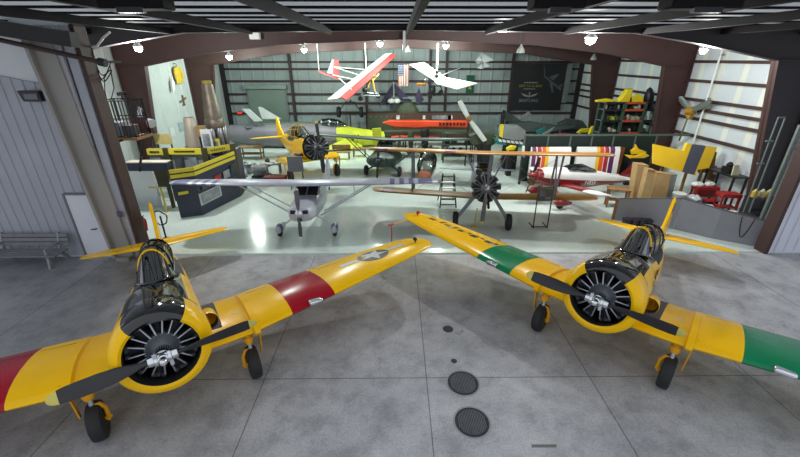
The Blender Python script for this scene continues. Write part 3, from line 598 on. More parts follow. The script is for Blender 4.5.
# ================================================================== YELLOW-WINGED BIPLANE
def biplane(loc, head):
    t = thing('biplane', 'silver biplane with long yellow wings facing the door beside a black ladder', 'airplane', loc, (0, -radians(10), head))
    gs = mat('biplane_grey', '#787A84', .4, .3, .1, 3); ez, ex = 1.66, .75
    st = [(.55, .40, ez + .42, ez - .42, ez), (.1, .44, ez + .45, ez - .46, ez), (-1, .42, ez + .5, ez - .5, ez), (-2.2, .36, ez + .16, ez - .42, ez), (-3.8, .24, ez + .5, ez - .2, ez + .1), (-5.5, .07, ez + .55, ez + .2, ez + .4)]
    MB().loft([ring(*q) for q in st]).build('fuselage', gs, t)
    for x in (-.95, -1.95): MB().lathe([(0, .22), (.03, .24), (.05, .22)], (x, 0, ez + .49), (0, 0, 1), 18).build('cockpit_rim', matblack, t)
    for x in (-.68, -1.68): MB().prism([(x, -.2, ez + .5), (x, .2, ez + .5), (x - .1, .15, ez + .76), (x - .1, -.15, ez + .76)], (.01, 0, 0)).build('windscreen', cglass, t)
    radial_engine(t, ex + .05, ez, .53, rc=.2, scale=1.15, pushm=steel, cylm=mat('cylinder_grey', '#3C3E42'))
    MB().lathe([(0, .4), (.05, .42), (.06, .05)], (.52, 0, ez), (1, 0, 0), 24).build('firewall', darkmetal, t)
    hub = MB().lathe([(-.1, .09), (.05, .1), (.15, .06), (.18, .02)], (ex + .25, 0, ez), (1, 0, 0), 14).build('propeller', steel, t)
    pm = mat('grey_blade', '#5D5F66', .35, .6, .1, 4)
    for q in (0, pi): blade('blade', .08, 1.22, .16, radians(86) + q, (ex + .3, 0, ez), hub, 1, [pm, mat('yellow_tip', '#D8B62C', .5) if q else pm], .5, .05)
    bw = mat('ochre_wing', '#96660F', .45, 0, .12, 2); rw = mat('maroon_band', '#6E1F1C', .45, 0, .1, 2)
    def secs(half, xl, z, dih, ch=1.5): 
        ys = [0, .45, half * .25, half * .34, half * .6, half * .8, half * .9, half * .955, half * .985, half]
        return [(y, xl - (0, 0, 0, 0, 0, 0, .03, .12, .28, .5)[i], xl - ch + (0, 0, 0, 0, 0, 0, .02, .1, .22, .45)[i], z + dih * y, .8) for i, y in enumerate(ys)]
    uz, lz = 2.84, 1.10; up = secs(4.55, .35, uz, .012); lo = secs(4.42, -.28, lz, .03)
    for s in (-1, 1):
        wing(MB(), s, up, lambda i, j: 1 if (i == 2 or i == 5) and s < 0 else 0).build('upper_wing', [bw, rw], t)
        wing(MB(), s, lo, lambda i, j: 1 if (i == 5 and s < 0) else 0).build('lower_wing', [bw, rw], t)
    for s in (-1, 1):
        y = 2.75; zt, zb = uz + .03, lz + .1
        for x0, x1 in ((.0, -.6), (-.85, -1.45)):
            MB().bar((x1, s * y, zb), (x0, s * y, zt), .07, .035).build('wing_strut', gs, t)
        MB().bar((-.6, s * y, zb), (-.85, s * y, zt), .05, .03).build('wing_strut', gs, t)
        MB().bar((.15, s * .36, ez + .4), (.1, s * .72, uz), .06, .03).build('cabane_strut', gs, t)
        MB().bar((-.6, s * .38, ez + .45), (-.75, s * .72, uz), .06, .03).build('cabane_strut', gs, t)
        w = MB(); w.tube([(-.3, s * .45, ez - .4), (.0, s * y, zt)], .006, 5); w.tube([(-.6, s * y, zb), (-.2, s * .72, uz)], .006, 5); w.build('bracing_wire', steel, t)
        g = MB().bar((.3, s * .34, ez - .35), (.12, s * .95, .4), .13, .06, (1, 0, 0)); g.bar((-.3, s * .36, ez - .4), (.1, s * .95, .36), .05, .03, (1, 0, 0)); g = g.build('landing_gear_leg', gs, t)
        wheel('wheel', (.1, s * 1.0, .32), .32, .2, g, 20, mat('hub_amber', '#B4702A', .5))
        wing(MB(), s, [(.05, -4.4, -5.4, ez + .16, 1.1), (1.1, -4.6, -5.4, ez + .16, 1.0), (1.8, -4.9, -5.3, ez + .16, .8)]).build('stabilizer', gs, t)
    plate_airfoil(MB(), [(-4.5, ez + .5), (-5, ez + 1.15), (-5.4, ez + 1.25), (-5.75, ez + .9), (-5.6, ez + .35), (-5, ez + .3)], .07).build('fin', gs, t)
    MB().tube([(ex + .1, .1, ez - .5), (ex, .14, ez - .7), (.2, .2, ez - .75)], .05, 10).build('exhaust_pipe', darkmetal, t)
    MB().lathe([(-.25, .02), (-.2, .11), (.1, .12), (.2, .1)], (.6, -.28, ez + .56), (1, 0, 0), 12).build('oil_cooler', matblack, t)
    return t
biplane((3.26, 13.4, 0), radians(-97.5))
# ================================================================== BARE-ENGINED YELLOW TRAINER AT THE BACK
trainer('trainer_airplane', 'yellow trainer airplane with bare black radial engine and no outer wings', (-4.42, 20.0, 0), radians(-60), radians(6.5), yellow, cowl=False, wings=False, blades2=radians(92))
# ================================================================== DARK GREEN HIGH-WING PLANE
greyglass = glass('clear_glass', '#C5CFCB', .4, .05)
high_wing('observation_airplane', 'dark green high-wing airplane with white struts behind the yellow-winged biplane', (-.75, 20.7, 0), radians(-101), dict(body=dkgreen, wing=mat('green_grey_wing', '#3B4A45', .45, 0, .12, 2), trim=dkgreen, glass=greyglass, strut=dkgreen, half=4.7, zc=.92, pitch=9, track=.95, spin=darkmetal, blade=matblack, tipm=matblack, phi=radians(88), prop=.9, darkframe=True, wide=1.75))
# ================================================================== RED AND WHITE SPORT PLANE
def sport(loc, head):
    t = thing('sport_airplane', 'red and white sport airplane with red spinner parked beyond the biplane wing', 'airplane', loc, (0, -radians(8), head))
    rd = mat('deep_red', '#7D1A1E', .3, 0, .08, 2, coat=.5); zc = 1.2
    st = [(1.0, .33, zc + .3, zc - .3, zc), (.6, .42, zc + .38, zc - .42, zc), (0, .44, zc + .42, zc - .45, zc), (-.8, .43, zc + .46, zc - .45, zc), (-1.8, .38, zc + .44, zc - .4, zc), (-3.2, .22, zc + .28, zc - .18, zc), (-4.6, .06, zc + .15, zc - .02, zc + .05)]
    MB().loft([ring(*q) for q in st], True, True, lambda i, j: 1 if 5 < j < 18 else 0).build('fuselage', [white, rd], t)
    MB().loft([ring(1.0, .34, zc + .31, zc - .31, zc), ring(1.2, .3, zc + .24, zc - .24, zc), ring(1.24, .2, zc + .15, zc - .15, zc)]).build('cowling', rd, t)
    hub = MB().lathe([(0, .16), (.1, .15), (.25, .09), (.34, .01)], (1.25, 0, zc), (1, 0, 0), 16).build('propeller', rd, t)
    for q in (0, pi): blade('blade', .1, .9, .15, radians(80) + q, (1.32, 0, zc), hub, 1, [darkmetal, white], .5, .08)
    MB().loft([[(x, hw * cos(pi * i / 10), zc + .38 + h * sin(pi * i / 10)) for i in range(11)] for x, hw, h in ((-.3, .34, .03), (-.6, .34, .2), (-1.2, .33, .28), (-1.9, .28, .1))], False, False).build('canopy', glass('smoked_glass', '#4A5052', .6, .03), t)
    ws = [(.35, .1, -1.2, zc - .28, 1), (1.6, 0, -1.1, zc - .18, 1), (1.61, 0, -1.1, zc - .18, 1), (2.15, -.1, -1.0, zc - .14, 1), (2.3, -.3, -.8, zc - .13, .8)]
    for s in (-1, 1):
        wing(MB(), s, ws, lambda i, j: 1 if i >= 2 else 0).build('wing', [rd, white], t)
        g = MB().tube([(.2, s * .3, zc - .4), (.25, s * .9, .4)], .04, 8).build('landing_gear_leg', rd, t)
        MB().loft([ring(.6, .04, .3, .22, .26, 14, 2, s * .92), ring(.4, .12, .42, .12, .26, 14, 2, s * .92), ring(.1, .13, .44, .12, .27, 14, 2, s * .92), ring(-.35, .03, .32, .22, .27, 14, 2, s * .92)]).build('wheel_pant', rd, g)
        wheel('wheel', (.25, s * .92, .18), .18, .12, g, 14)
        wing(MB(), s, [(.03, -3.9, -4.6, zc + .1, .5), (.9, -4.1, -4.6, zc + .1, .5), (1.0, -4.3, -4.5, zc + .1, .4)]).build('stabilizer', white, t)
    plate_airfoil(MB(), [(-3.6, zc + .2), (-4.3, zc + .9), (-4.8, zc + .95), (-4.9, zc), (-4.2, zc)], .07).build('fin', rd, t)
    mb = MB(); put_text(mb, 'N8SF', .3, (-1.6, .40, zc - .1), (-1, 0, 0), (0, 0, 1)); mb.build('registration_letters', white, t)
    return t
sport((7.0, 16.3, 0), radians(-162))
# ================================================================== LEFT SIDE
def px_poly(pts, Y): return [AY(x, y, Y) for x, y in pts]
# bench against the left front wall
t = thing('bench', 'grey slatted park bench against the ribbed left wall', 'bench', (-11.75, 10.72, 0)); bm_ = mat('bench_grey', '#77787C', .7, 0, .15, 6)
W_ = 2.5
for k in range(4): MB().box((0, -.28 + k * .145, .44), (W_, .12, .045)).build('seat_slat', bm_, t, bevel=.01)
for k in range(3): MB().box((0, .30 + k * .03, .58 + k * .14), (W_, .04, .115), Matrix.Rotation(-.2, 3, 'X')).build('back_slat', bm_, t, bevel=.01)
for x in (-.85, .95):
    m = MB(); m.bar((x, -.30, 0), (x, -.22, .42), .09, .07, (1, 0, 0)); m.bar((x, .42, 0), (x, .2, .42), .09, .07, (1, 0, 0)); m.bar((x, -.3, .40), (x, .3, .40), .07, .06, (1, 0, 0)); m.bar((x, .24, .4), (x, .4, .95), .08, .06, (1, 0, 0)); m.bar((x, -.26, .62), (x, .34, .64), .07, .05, (1, 0, 0)); m.bar((x, -.24, .42), (x, -.24, .62), .07, .06, (1, 0, 0))
    m.build('end_frame', mat('bench_end', '#8E8F92', .6, 0, .1, 6), t)
# white door in the left front wall
p0, p1 = AY(66, 195, Y0 - .06), AY(88, 256, Y0 - .06)
dx0, dx1, dz = p1.x, p1.x + .95, p0.z
d = MB().box(((dx0 + dx1) / 2, Y0 - .05, dz / 2), (dx1 - dx0, .06, dz)); d = struct(d, 'door_1', mat('white_door', '#D3D5DE', .5, 0, .03, 2), bevel=.01)
m = MB()
for a_, b2_ in (((dx0 - .03, 0), (dx0 - .03, dz + .03)), ((dx0 - .03, dz + .03), (dx1 + .03, dz + .03)), ((dx1 + .03, dz + .03), (dx1 + .03, 0))): m.bar((a_[0], Y0 - .05, a_[1]), (b2_[0], Y0 - .05, b2_[1]), .06, .1, (0, 1, 0))
m.build('door_frame', greysteel, d)
m = MB(); m.cyl((dx0 + .62, Y0 - .08, 1.02), (dx0 + .62, Y0 - .15, 1.02), .018, 10); m.bar((dx0 + .62, Y0 - .15, 1.02), (dx0 + .5, Y0 - .15, 1.02), .025); m.build('door_handle', darkmetal, d)
# wall light
p = AY(34, 95, Y0 - .1); t = thing('wall_light', 'dark slanted wall light high on the ribbed left wall', 'lamp', p)
m = MB().prism([(-.3, 0, .12), (.28, 0, .12), (.3, 0, -.16), (-.22, 0, -.16)], (0, -.16, 0)); m.build('housing', darkmetal, t, bevel=.02); MB().box((.05, -.17, -.03), (.36, .02, .14)).build('lens', mat('grey_lens', '#5B5D60', .3), t)
# red-brown pipe with a dark end running across the left front wall
a, b = AY(0, 40, Y0 - .55), AY(101, 62, Y0 - .55); a = a + (a - b) * .4
t = thing('brace_pipe', 'long rust-coloured pipe slanting across the upper left wall', 'pipe', (0, 0, 0))
MB().tube([a, b], .06, 10).build('pipe_body', brownsteel, t); MB().cyl(b - (b - a).normalized() * .05, b + (b - a).normalized() * .12, .1).build('end_cap', matblack, t); MB().bar(b, b + Vector((.1, .6, 0)), .06).build('mount_bracket', matblack, t)
a, b = AY(0, 28, Y0 - .7), AY(75, 40, Y0 - .7); a = a + (a - b) * .4
tag(MB().bar(a, b, .3, .34).build('door_track', darksteel), 'dark steel door track box above the rust-coloured pipe', 'track')
tag(MB().box((AY(120, 212, Y0 - .25).x - .02, Y0 - .27, AY(128, 211, Y0).z), (.14, .05, .17)).build('switch_box', mat('switch_purple', '#54496B', .5), bevel=.01), 'small purple switch box low on the grey door post', 'switch')
# cables hanging by the left jamb
t = thing('cable_bundle', 'black cables hanging in loops beside the left door jamb', 'cable', (0, 0, 0))
for k, (pa, pb, dip) in enumerate((((93, 52), (111, 62), 26), ((92, 48), (110, 70), 18), ((94, 55), (112, 70), 22))):
    q = []
    for i in range(13):
        u = i / 12; px, py = pa[0] + (pb[0] - pa[0]) * u, pa[1] + (pb[1] - pa[1]) * u + dip * sin(pi * u) * (1 - .3 * u); q.append(AY(px, py, 11.6 + .02 * k))
    MB().tube(q, .016, 6).build('cable_loop', black, t)
MB().tube([AY(104, 76, 11.64), AY(105, 92, 11.64), AY(107, 100, 11.64)], .014, 6).build('cable_drop', black, t)
MB().tube([AY(110, 66, 11.66), AY(114, 88, 11.66), AY(111, 100, 11.66)], .014, 6).build('cable_drop', black, t)
tag(MB().tube([AY(92, 47, 11.64), AY(97, 46, 11.64), AY(103, 38, 11.64), AY(110, 32, 11.64)], .03, 8).build('conduit', white), 'white bent conduit high beside the left door jamb', 'conduit')
# open cage platform
YC = 13.0; q0, q1 = AY(108, 140, YC), AY(137, 140, YC); zt = AY(118, 101, YC).z; zb = q0.z; xa_, xb_ = q0.x, q1.x
t = thing('cage_platform', 'black open cage on a wooden platform bracketed beside the left jamb', 'cage', ((xa_ + xb_) / 2, YC + .4, zb)); hw = (xb_ - xa_) / 2; hh = zt - zb
m = MB().box((0, 0, .03), (hw * 2 + .1, .9, .08)); m.build('platform', wood, t)
m = MB()
for x in (-hw, hw):
    for y in (-.4, .4): m.bar((x, y, .07), (x, y, hh), .035)
for y in (-.4, .4):
    for z in (.1, hh * .55, hh): m.bar((-hw, y, z), (hw, y, z), .03)
for x in (-hw, hw):
    for z in (.1, hh): m.bar((x, -.4, z), (x, .4, z), .03)
m.build('cage_frame', black, t)
m = MB()
for k in range(9):
    x = -hw + 2 * hw * (k + .5) / 9
    for y in (-.4, .4): m.bar((x, y, .07), (x, y, hh), .018)
for k in range(5):
    for x in (-hw, hw): m.bar((x, -.4 + .16 * k, .07), (x, -.4 + .16 * k, hh), .018)
m.build('cage_bars', black, t)
m = MB().bar((hw - .05, 0, 0), (hw * .0, 0, -1.2), .06).bar((-hw, 0, -.05), (hw, 0, -.05), .05); m.build('bracket', black, t)
for x in (-hw + .05, -hw + .5): MB().bar((x, -.4, .0), (x, Y0 + .1 - YC - .4, .0), .06).build('support_arm', black, t)
mm_ = MB()
for k, (x, z, w_, h_) in enumerate(((-.25, .3, .25, .45), (.12, .25, .3, .35), (.3, .75, .2, .3), (-.1, .75, .3, .25))):
    tag(MB().box(((xa_ + xb_) / 2 + x, YC + .4, zb + .09 + (z if z > .5 else h_ / 2)), (w_, .4, h_)).build('equipment_case', mat('case_grey', '#3A3D40', .5) if k % 2 else mat('case_pale', '#6A7078', .5), bevel=.015), ('tall pale case at the left inside the black cage', 'dark case standing at the right inside the black cage', 'small dark case on the upper right of the black cage', 'small pale case above the others in the black cage')[k], 'case') if k < 2 else None
p = AY(120, 97, YC + .3); t = thing('security_camera', 'black camera on top of the cage by the left jamb', 'camera', (p.x, YC + .4, zt)); MB().cyl((0, 0, 0), (0, 0, .12), .03).build('stand', black, t); MB().bar((-.14, .05, .17), (.16, -.05, .2), .12).build('camera_body', black, t, bevel=.02)
# flood lamp on the white wall near the booth
p = AY(150, 122, 16.5); t = thing('flood_lamp', 'silver flood lamp on a thin arm above the booth counter', 'lamp', p)
MB().lathe([(-.12, .1), (.1, .2), (.14, .2)], (0, 0, 0), (.6, -.5, -.4), 14).build('reflector', alu, t); MB().tube([(0, 0, 0), (-.25, .1, .1), (-.4, .1, .25)], .02, 6).build('arm', black, t); q = AY(153, 149, 16.68) - p; MB().tube([(0, 0, 0), (q.x * .5, .1, q.z * .4), q], .02, 6).build('lower_arm', black, t); MB().prism([(-.5, 0, .2), (-.28, 0, .2), (-.22, 0, .55), (-.34, 0, .62)], (0, .05, 0)).build('shade_panel', alu, t)
# exhibit booth
t = thing('exhibit_booth', 'navy exhibit booth with yellow stripes and yellow header signs', 'booth', (0, 0, 0)); signyel = mat('sign_yellow', '#CFC032', .5, 0, .05, 2); olivedk = mat('booth_olive', '#3A3618', .6, 0, .2, 2); photo = mat('photo_print', '#83898C', .4, 0, .5, 3); photo2 = mat('photo_dark', '#42464B', .4, 0, .6, 4)
A_ = Vector((-8.89, 14.56, 0)); B_ = Vector((-8.12, 14.86, 0)); C_ = Vector((-7.42, 17.3, 0)); D_ = Vector((-7.6, 18.6, 0))
def wallseg(m, a, b, z0a, z1a, z0b, z1b, th=.08, out=0.0):
    n = Vector((b.y - a.y, -(b.x - a.x), 0)).normalized(); o = n * out
    return m.prism([a + o + Vector((0, 0, z0a)), b + o + Vector((0, 0, z0b)), b + o + Vector((0, 0, z1b)), a + o + Vector((0, 0, z1a))], -n * th)
m = MB(); wallseg(m, A_, B_, 0, 1.98, 0, 2.02); wallseg(m, B_, C_, 0, 2.02, 0, 2.12); wallseg(m, C_, D_, 0, 2.12, 0, 2.1); m.build('front_panel', navy, t)
for z0, z1 in ((1.68, 1.82), (1.88, 2.03)):
    m = MB(); wallseg(m, A_, B_, z0, z1, z0 + .03, z1 + .03, .03, .04); wallseg(m, B_, C_, z0 + .03, z1 + .03, z0 + .12, z1 + .12, .03, .04); m.build('yellow_stripe', signyel, t)
def onseg(m, a, b, t0, t1, z0, z1, out=.03): return wallseg(m, a + (b - a) * t0, a + (b - a) * t1, z0, z1, z0 + .03, z1 + .03, .02, out)
m = MB(); onseg(m, B_, C_, -.0, .5, .42, .92, .03); m.mi = 1; onseg(m, B_, C_, .04, .46, .47, .87, .045); m.build('display_window', [alu, photo], t)
for k, (t0, t1, z0, z1, mm_) in enumerate(((.08, .3, 1.0, 1.3, photo2), (.4, .55, 1.12, 1.38, redpaint), (.62, .78, 1.1, 1.45, photo), (.82, .97, 1.2, 1.6, photo2), (.68, .92, .7, 1.0, photo2), (.78, .9, .75, .88, mat('lime_label', '#A5C63A', .5)))):
    m = MB(); onseg(m, B_, C_, t0, t1, z0, z1, .05 + .004 * k); m.build('poster', mm_, t)
for a, b in ((.1, .55),): m = MB(); onseg(m, A_, B_, .15, .6, .98, 1.1, .04); m.build('name_plate', signyel, t)
# booth back wall with header signs
YK = 16.6; h = [AY(x, y, YK) for x, y in ((146, 149), (165, 149), (203, 148), (228, 158))]
zh = h[0].z
m = MB().prism([(h[0].x, YK + .12, 1.0), (h[2].x + .2, YK + .12, 1.0), (h[2].x + .2, YK + .12, zh), (h[0].x, YK + .12, zh)], (0, .08, 0)); m.build('back_wall', mat('booth_grey', '#7E8384', .6, 0, .1, 2), t)
def sign(x0, x1, z0, z1, y0, y1, txtw):
    m = MB().prism([(x0, y0, z0), (x1, y1, z0), (x1, y1, z1), (x0, y0, z1)], (0, .06, 0)); s_ = m.build('header_sign', signyel, t)
    m = MB(); n = txtw
    for k in range(n):
        u = .2 + .6 * k / n; m.box((x0 + (x1 - x0) * u, y0 + (y1 - y0) * u - .005, (z0 + z1) / 2), ((x1 - x0) * .45 / n, .02, (z1 - z0) * .3))
    m.build('sign_lettering', black, s_)
sg = AY(150, 155, YK).z
sign(h[0].x, h[1].x - .1, sg, zh, YK, YK, 7); sign(h[1].x + .1, h[2].x - .05, sg + .02, zh + .02, YK, YK, 12); sign(h[2].x + .1, -7.6, sg + .02, zh + .02, YK, YK + .9, 9)
for x in (h[1].x, h[2].x + .02, -7.55):
    yk = YK + .06 if x < -7.7 else YK + .95
    MB().bar((x, yk, 0), (x, yk, zh + .03), .24, .16, (0, 1, 0)).build('post', olivedk, t)
for k, (x0, x1, y0, y1, mm_) in enumerate(((174, 187, 157, 173, photo2), (188, 200, 157, 173, photo), (150, 163, 157, 164, photo), (206, 220, 156, 165, photo2))):
    a, b = AY(x0, y0, YK + .1), AY(x1, y1, YK + .1); MB().box(((a.x + b.x) / 2, YK + .08, (a.z + b.z) / 2), (b.x - a.x, .04, a.z - b.z)).build('poster', mm_, t)
a, b = AY(126, 163, 15.2), AY(168, 171, 15.2); m = MB().box(((a.x + b.x) / 2, 15.35, (a.z + b.z) / 2), (b.x - a.x, .3, a.z - b.z)); m.build('counter_beam', navy, t)
m = MB().box(((a.x + b.x) / 2, 15.35, a.z + .02), (b.x - a.x + .06, .4, .04)); m.build('counter_top', mat('pale_ledge', '#B9B4A6', .6), t)
a, b = AY(152, 172, 15.5), AY(168, 188, 15.5); MB().box(((a.x + b.x) / 2, 15.7, (a.z + b.z) / 2), (b.x - a.x, .1, a.z - b.z)).build('side_panel', olivedk, t)
MB().box(((a.x + b.x) / 2 + .1, 15.8, b.z / 2), (.12, .12, b.z)).build('post', olivedk, t)
pw0, pw1 = AY(118, 172, 15.9), AY(153, 172, 15.9); MB().box(((pw0.x + pw1.x) / 2, 15.9, 1.0), (pw1.x - pw0.x, .1, 2.0)).build('side_wall', mat('pale_partition', '#B9BFBF', .6, 0, .05, 2), t)
# yellow hand rail
g0, g1 = G(167, 212), G(174, 203); t = thing('hand_rail', 'yellow tubular hand rail in front of the navy booth', 'rail', g0)
rl = mat('safety_yellow', '#CDB32A', .4, 0, .08, 4); dv = g1 - g0
z_ = AY(161, 188, g0.y).z; lf = Vector((-.55, .1, 0))
MB().tube([(0, 0, 0), (0, 0, z_), lf + Vector((0, 0, z_))], .038, 8).build('rail_loop', rl, t); MB().tube([dv, dv + Vector((0, 0, z_)), dv + lf + Vector((0, 0, z_))], .038, 8).build('rail_loop', rl, t)
for v in (Vector((0, 0, 0)), dv): MB().lathe([(0, .06), (.015, .06)], v, (0, 0, 1), 12).build('base_flange', rl, t)
# extinguisher and hose by the left jamb
p = G(146, 232); t = thing('fire_extinguisher', 'red fire extinguisher on a stand beside the left door jamb', 'extinguisher', (-8.72, 12.1, 0)); 
MB().lathe([(.55, .08), (.58, .09), (.95, .09), (1.02, .05), (1.05, .03)], (0, 0, 0), (0, 0, 1), 14).build('cylinder', redpaint, t); MB().bar((0, 0, 1.05), (.08, 0, 1.1), .03).tube([(0, 0, 1.08), (.12, 0, .95), (.12, -.02, .7)], .012, 6).build('hose', black, t); MB().box((0, 0, .01), (.25, .25, .02)).cyl((0, 0, 0), (0, 0, .56), .03).build('stand', redpaint, t)
t = thing('hose_coil', 'black hose coiled on a reel behind the left trainer rudder', 'hose', (-8.38, 12.5, 0))
MB().tube([(.26 * cos(q), .03 * sin(q * 5), .85 + .26 * sin(q)) for q in [2 * pi * i / 18 for i in range(40)]], .022, 6).build('hose_loop', black, t); MB().cyl((0, .05, 0), (0, .05, .9), .03).build('stand', darkmetal, t); MB().box((0, .05, .01), (.3, .3, .02)).build('base_plate', darkmetal, t)
# things on the left interior wall
p = AX(183, 100, XL + .05); t = thing('wall_plaque', 'brown airplane shaped plaque on the white left wall', 'plaque', p); MB().bar((0, -.42, -.1), (0, .42, .1), .05, .12).bar((0, 0, -.35), (0, 0, .3), .05, .14).bar((0, -.15, -.3), (0, .15, -.28), .05, .1).build('silhouette', mat('plaque_brown', '#6B5A3A', .6), t)
p = AX(178, 74, XL + .16); t = thing('jacket', 'yellow jacket hanging high on the left wall beside the frame', 'jacket', p); MB().loft([[(.0 + .1 * sin(2 * pi * i / 12), w_ * cos(2 * pi * i / 12), z) for i in range(12)] for w_, z in ((.08, .45), (.3, .38), (.36, .1), (.34, -.3), (.38, -.55))]).build('body', mat('jacket_yellow', '#C9A92C', .7, 0, .2, 6), t); MB().tube([(.02, 0, .43), (0, 0, .6), (-.17, 0, .62)], .02, 6).build('hook', darkmetal, t)
for s in (-1, 1): MB().tube([(.02, s * .3, .34), (.04, s * .42, 0), (.04, s * .4, -.3)], .08, 8).build('sleeve', mat('jacket_yellow', '#C9A92C'), t)
p = AX(172.5, 84, XL + .18); tag(MB().lathe([(-.5, .03), (-.3, .12), (.1, .13), (.3, .05), (.5, .02)], p, (0, .3, 1), 12).bar(p, p - Vector((.16, 0, 0)), .04).build('float', white), 'white slim float hanging in front of the yellow jacket', 'float')
p = AY(174, 131, 17.6); 
for k, (x, y, w_, h_, c, lb) in enumerate(((172, 132, 6, 12, '#B9C2C4', 'pale notice pinned low on the white left wall'), (181, 127, 4, 8, '#8FA0A8', 'narrow bluish notice on the white left wall near the cone'))):
    a = AX(x, y, XL + .03); tag(MB().box(a, (.06, .5, .55)).build('notice', mat('paper%d' % k, c, .7)), lb, 'notice')
a = AY(163, 139, 17.0); t = thing('bulletin_board', 'tan bulletin board standing above the yellow booth sign', 'board', (a.x, 17.0, 0)); MB().box((0, 0, a.z), (.75, .05, .45)).build('panel', mat('cork', '#A69A62', .8, 0, .2, 4), t)
for x in (-.3, .3): MB().box((x, .03, a.z / 2), (.05, .05, a.z)).build('leg', darkmetal, t)
# conical exhaust cone behind the booth
p = AY(195, 146, 19.6); t = thing('exhaust_cone', 'beige metal exhaust cone standing upright behind the booth', 'cone', (p.x, 19.6, 0)); cm_ = mat('beige_metal', '#A49A8C', .5, .2, .1, 3)
MB().lathe([(p.z, .42), (p.z + .08, .42), (p.z + 1.35, .27), (p.z + 1.42, .24)], (0, 0, 0), (0, 0, 1), 22, False).build('cone_shell', cm_, t); MB().lathe([(0, .5), (.1, .5), (.12, .3), (p.z - .05, .3), (p.z, .48)], (0, 0, 0), (0, 0, 1), 16).build('pedestal', darkmetal, t)
# upright jet engine
p = AY(219, 146, 20.6); x0 = p.x; zb, zm, zt = p.z - .1, AY(219, 127, 20.6).z, AY(219, 85, 20.6).z; rust = mat('heat_stained_metal', '#6C6357', .5, .5, .3, 3)
t = thing('jet_engine', 'rusty brown jet engine standing upright against the back left corner', 'engine', (x0, 20.6, 0)); 
MB().lathe([(zm - .1, .46), (zm + .1, .5), (zm + .4, .46), (zm + .45, .42), (zm + 1.0, .39), (zm + 1.05, .36), (zm + 1.6, .32), (zm + 1.65, .3), (zt, .27), (zt + .05, .25)], (0, 0, 0), (0, 0, 1), 24).build('exhaust_duct', rust, t)
MB().lathe([(zt + .05, .22), (zt + .2, .24), (zt + .22, .1)], (0, 0, 0), (0, 0, 1), 16).build('yellow_cap', mat('cap_yellow', '#8D7A25', .6), t)
for i in range(8):
    q = 2 * pi * i / 8; MB().lathe([(zb, .1), (zb + .1, .16), (zm - .2, .17), (zm, .1)], (cos(q) * .45, sin(q) * .45, 0), (0, 0, 1), 10).build('combustion_can', steel, t)
MB().lathe([(0, .6), (.1, .6), (.2, .4), (zb - .1, .42), (zb + .1, .5)], (0, 0, 0), (0, 0, 1), 20).build('base', matblack, t)

# boards and cartons behind the booth
for k, (px, py, w_, h_, Y, c, nm, lb) in enumerate(((207, 140, .5, 1.0, 18.6, '#C4C8C8', 'display_board', 'white display board standing behind the booth right of the cone'), (215, 145, .5, .6, 18.9, '#B9A63A', 'display_board', 'yellow-edged display board behind the booth header sign'), (201, 131, .35, .5, 19.3, '#8B7448', 'carton', 'brown carton on a stand behind the beige cone'), (228, 150, .5, .5, 19.6, '#4B4E54', 'carton', 'dark carton stacked by the upright jet engine base'))):
    q = AY(px, py, Y); t = thing(nm, lb, 'board' if k < 2 else 'box', (q.x, Y, 0)); mm_ = mat('booth_piece%d' % k, c, .6, 0, .12, 4)
    MB().box((0, 0, q.z), (w_, .06 if k < 2 else .4, h_)).build('panel' if k < 2 else 'carton', mm_, t, bevel=.01); MB().box((0, .02, (q.z - h_ / 2) / 2), (w_ * .6, .05 if k < 2 else .3, q.z - h_ / 2)).build('stand', darkmetal, t)
    if k < 2: MB().box((0, -.035, q.z), (w_ * .7, .02, h_ * .6)).build('picture', photo, t)
# engine parts and paper on the floor between booth and yellow trainer
for k, (px, py, r_, h_, c, lb) in enumerate(((246, 168, .22, .3, '#A7A9AB', 'pale round engine casing standing at the booth end'), (268, 166, .16, .45, '#3A3C40', 'dark upright cylinder behind the small grey work stand'), (279, 163, .2, .35, '#D0B02C', 'yellow round part below the yellow trainer tail'), (243, 177, .25, .14, '#7C7F84', 'flat grey ring lying left of the grey engine block'))):
    g_ = G(px, py); t = thing('engine_part', lb, 'engine part', (g_.x, g_.y, 0)); mm_ = mat('loose_part%d' % k, c, .45, .3, .15, 5); MB().lathe([(0, r_), (h_ * .3, r_ * 1.05), (h_ * .35, r_ * .85), (h_ * .8, r_ * .9), (h_, r_ * .5)], (0, 0, 0), (0, 0, 1), 18).build('casing', mm_, t); MB().lathe([(h_ * .9, r_ * .45), (h_ + .06, r_ * .4), (h_ + .07, r_ * .1)], (0, 0, 0), (0, 0, 1), 14).build('cap', steel, t)
# ================================================================== BACK OF THE HANGAR
def table(name, label, cat, loc, w, d, h, m, rz=0, shelf=False, leg=.07, n=1):
    t = thing(name, label, cat, loc, (0, 0, rz)); MB().box((0, 0, h - .03), (w, d, .06)).build('top', m, t, bevel=.008)
    for x in (-1, 1):
        for y in (-1, 1): MB().box((x * (w / 2 - leg), y * (d / 2 - leg), (h - .06) / 2), (leg, leg, h - .06)).build('leg', m, t)
    if shelf: MB().box((0, 0, h * .4), (w - .1, d - .1, .04)).build('shelf', m, t)
    return t
# roll-up door
a, b = AY(247, 88, YE - .25), AY(290, 130, YE - .25)
d = MB(); z_ = a.z; k = 0
while z_ > .05:
    d.box(((a.x + b.x) / 2, YE - .24 + (.012 if k % 2 else 0), z_ - .06), (b.x - a.x, .05, .12)); z_ -= .12; k += 1
d = struct(d, 'door_2', mat('rollup_door', '#6E7F75', .55, 0, .06, 1), 0)
MB().box(((a.x + b.x) / 2, YE - .4, a.z + .1), (b.x - a.x + .3, .4, .32)).build('door_housing', mat('door_housing', '#7C8B82', .55, 0, .06, 1), d, bevel=.02)
for x in (a.x, b.x): MB().box((x, YE - .26, a.z / 2), (.12, .1, a.z)).build('door_track', greysteel, d)
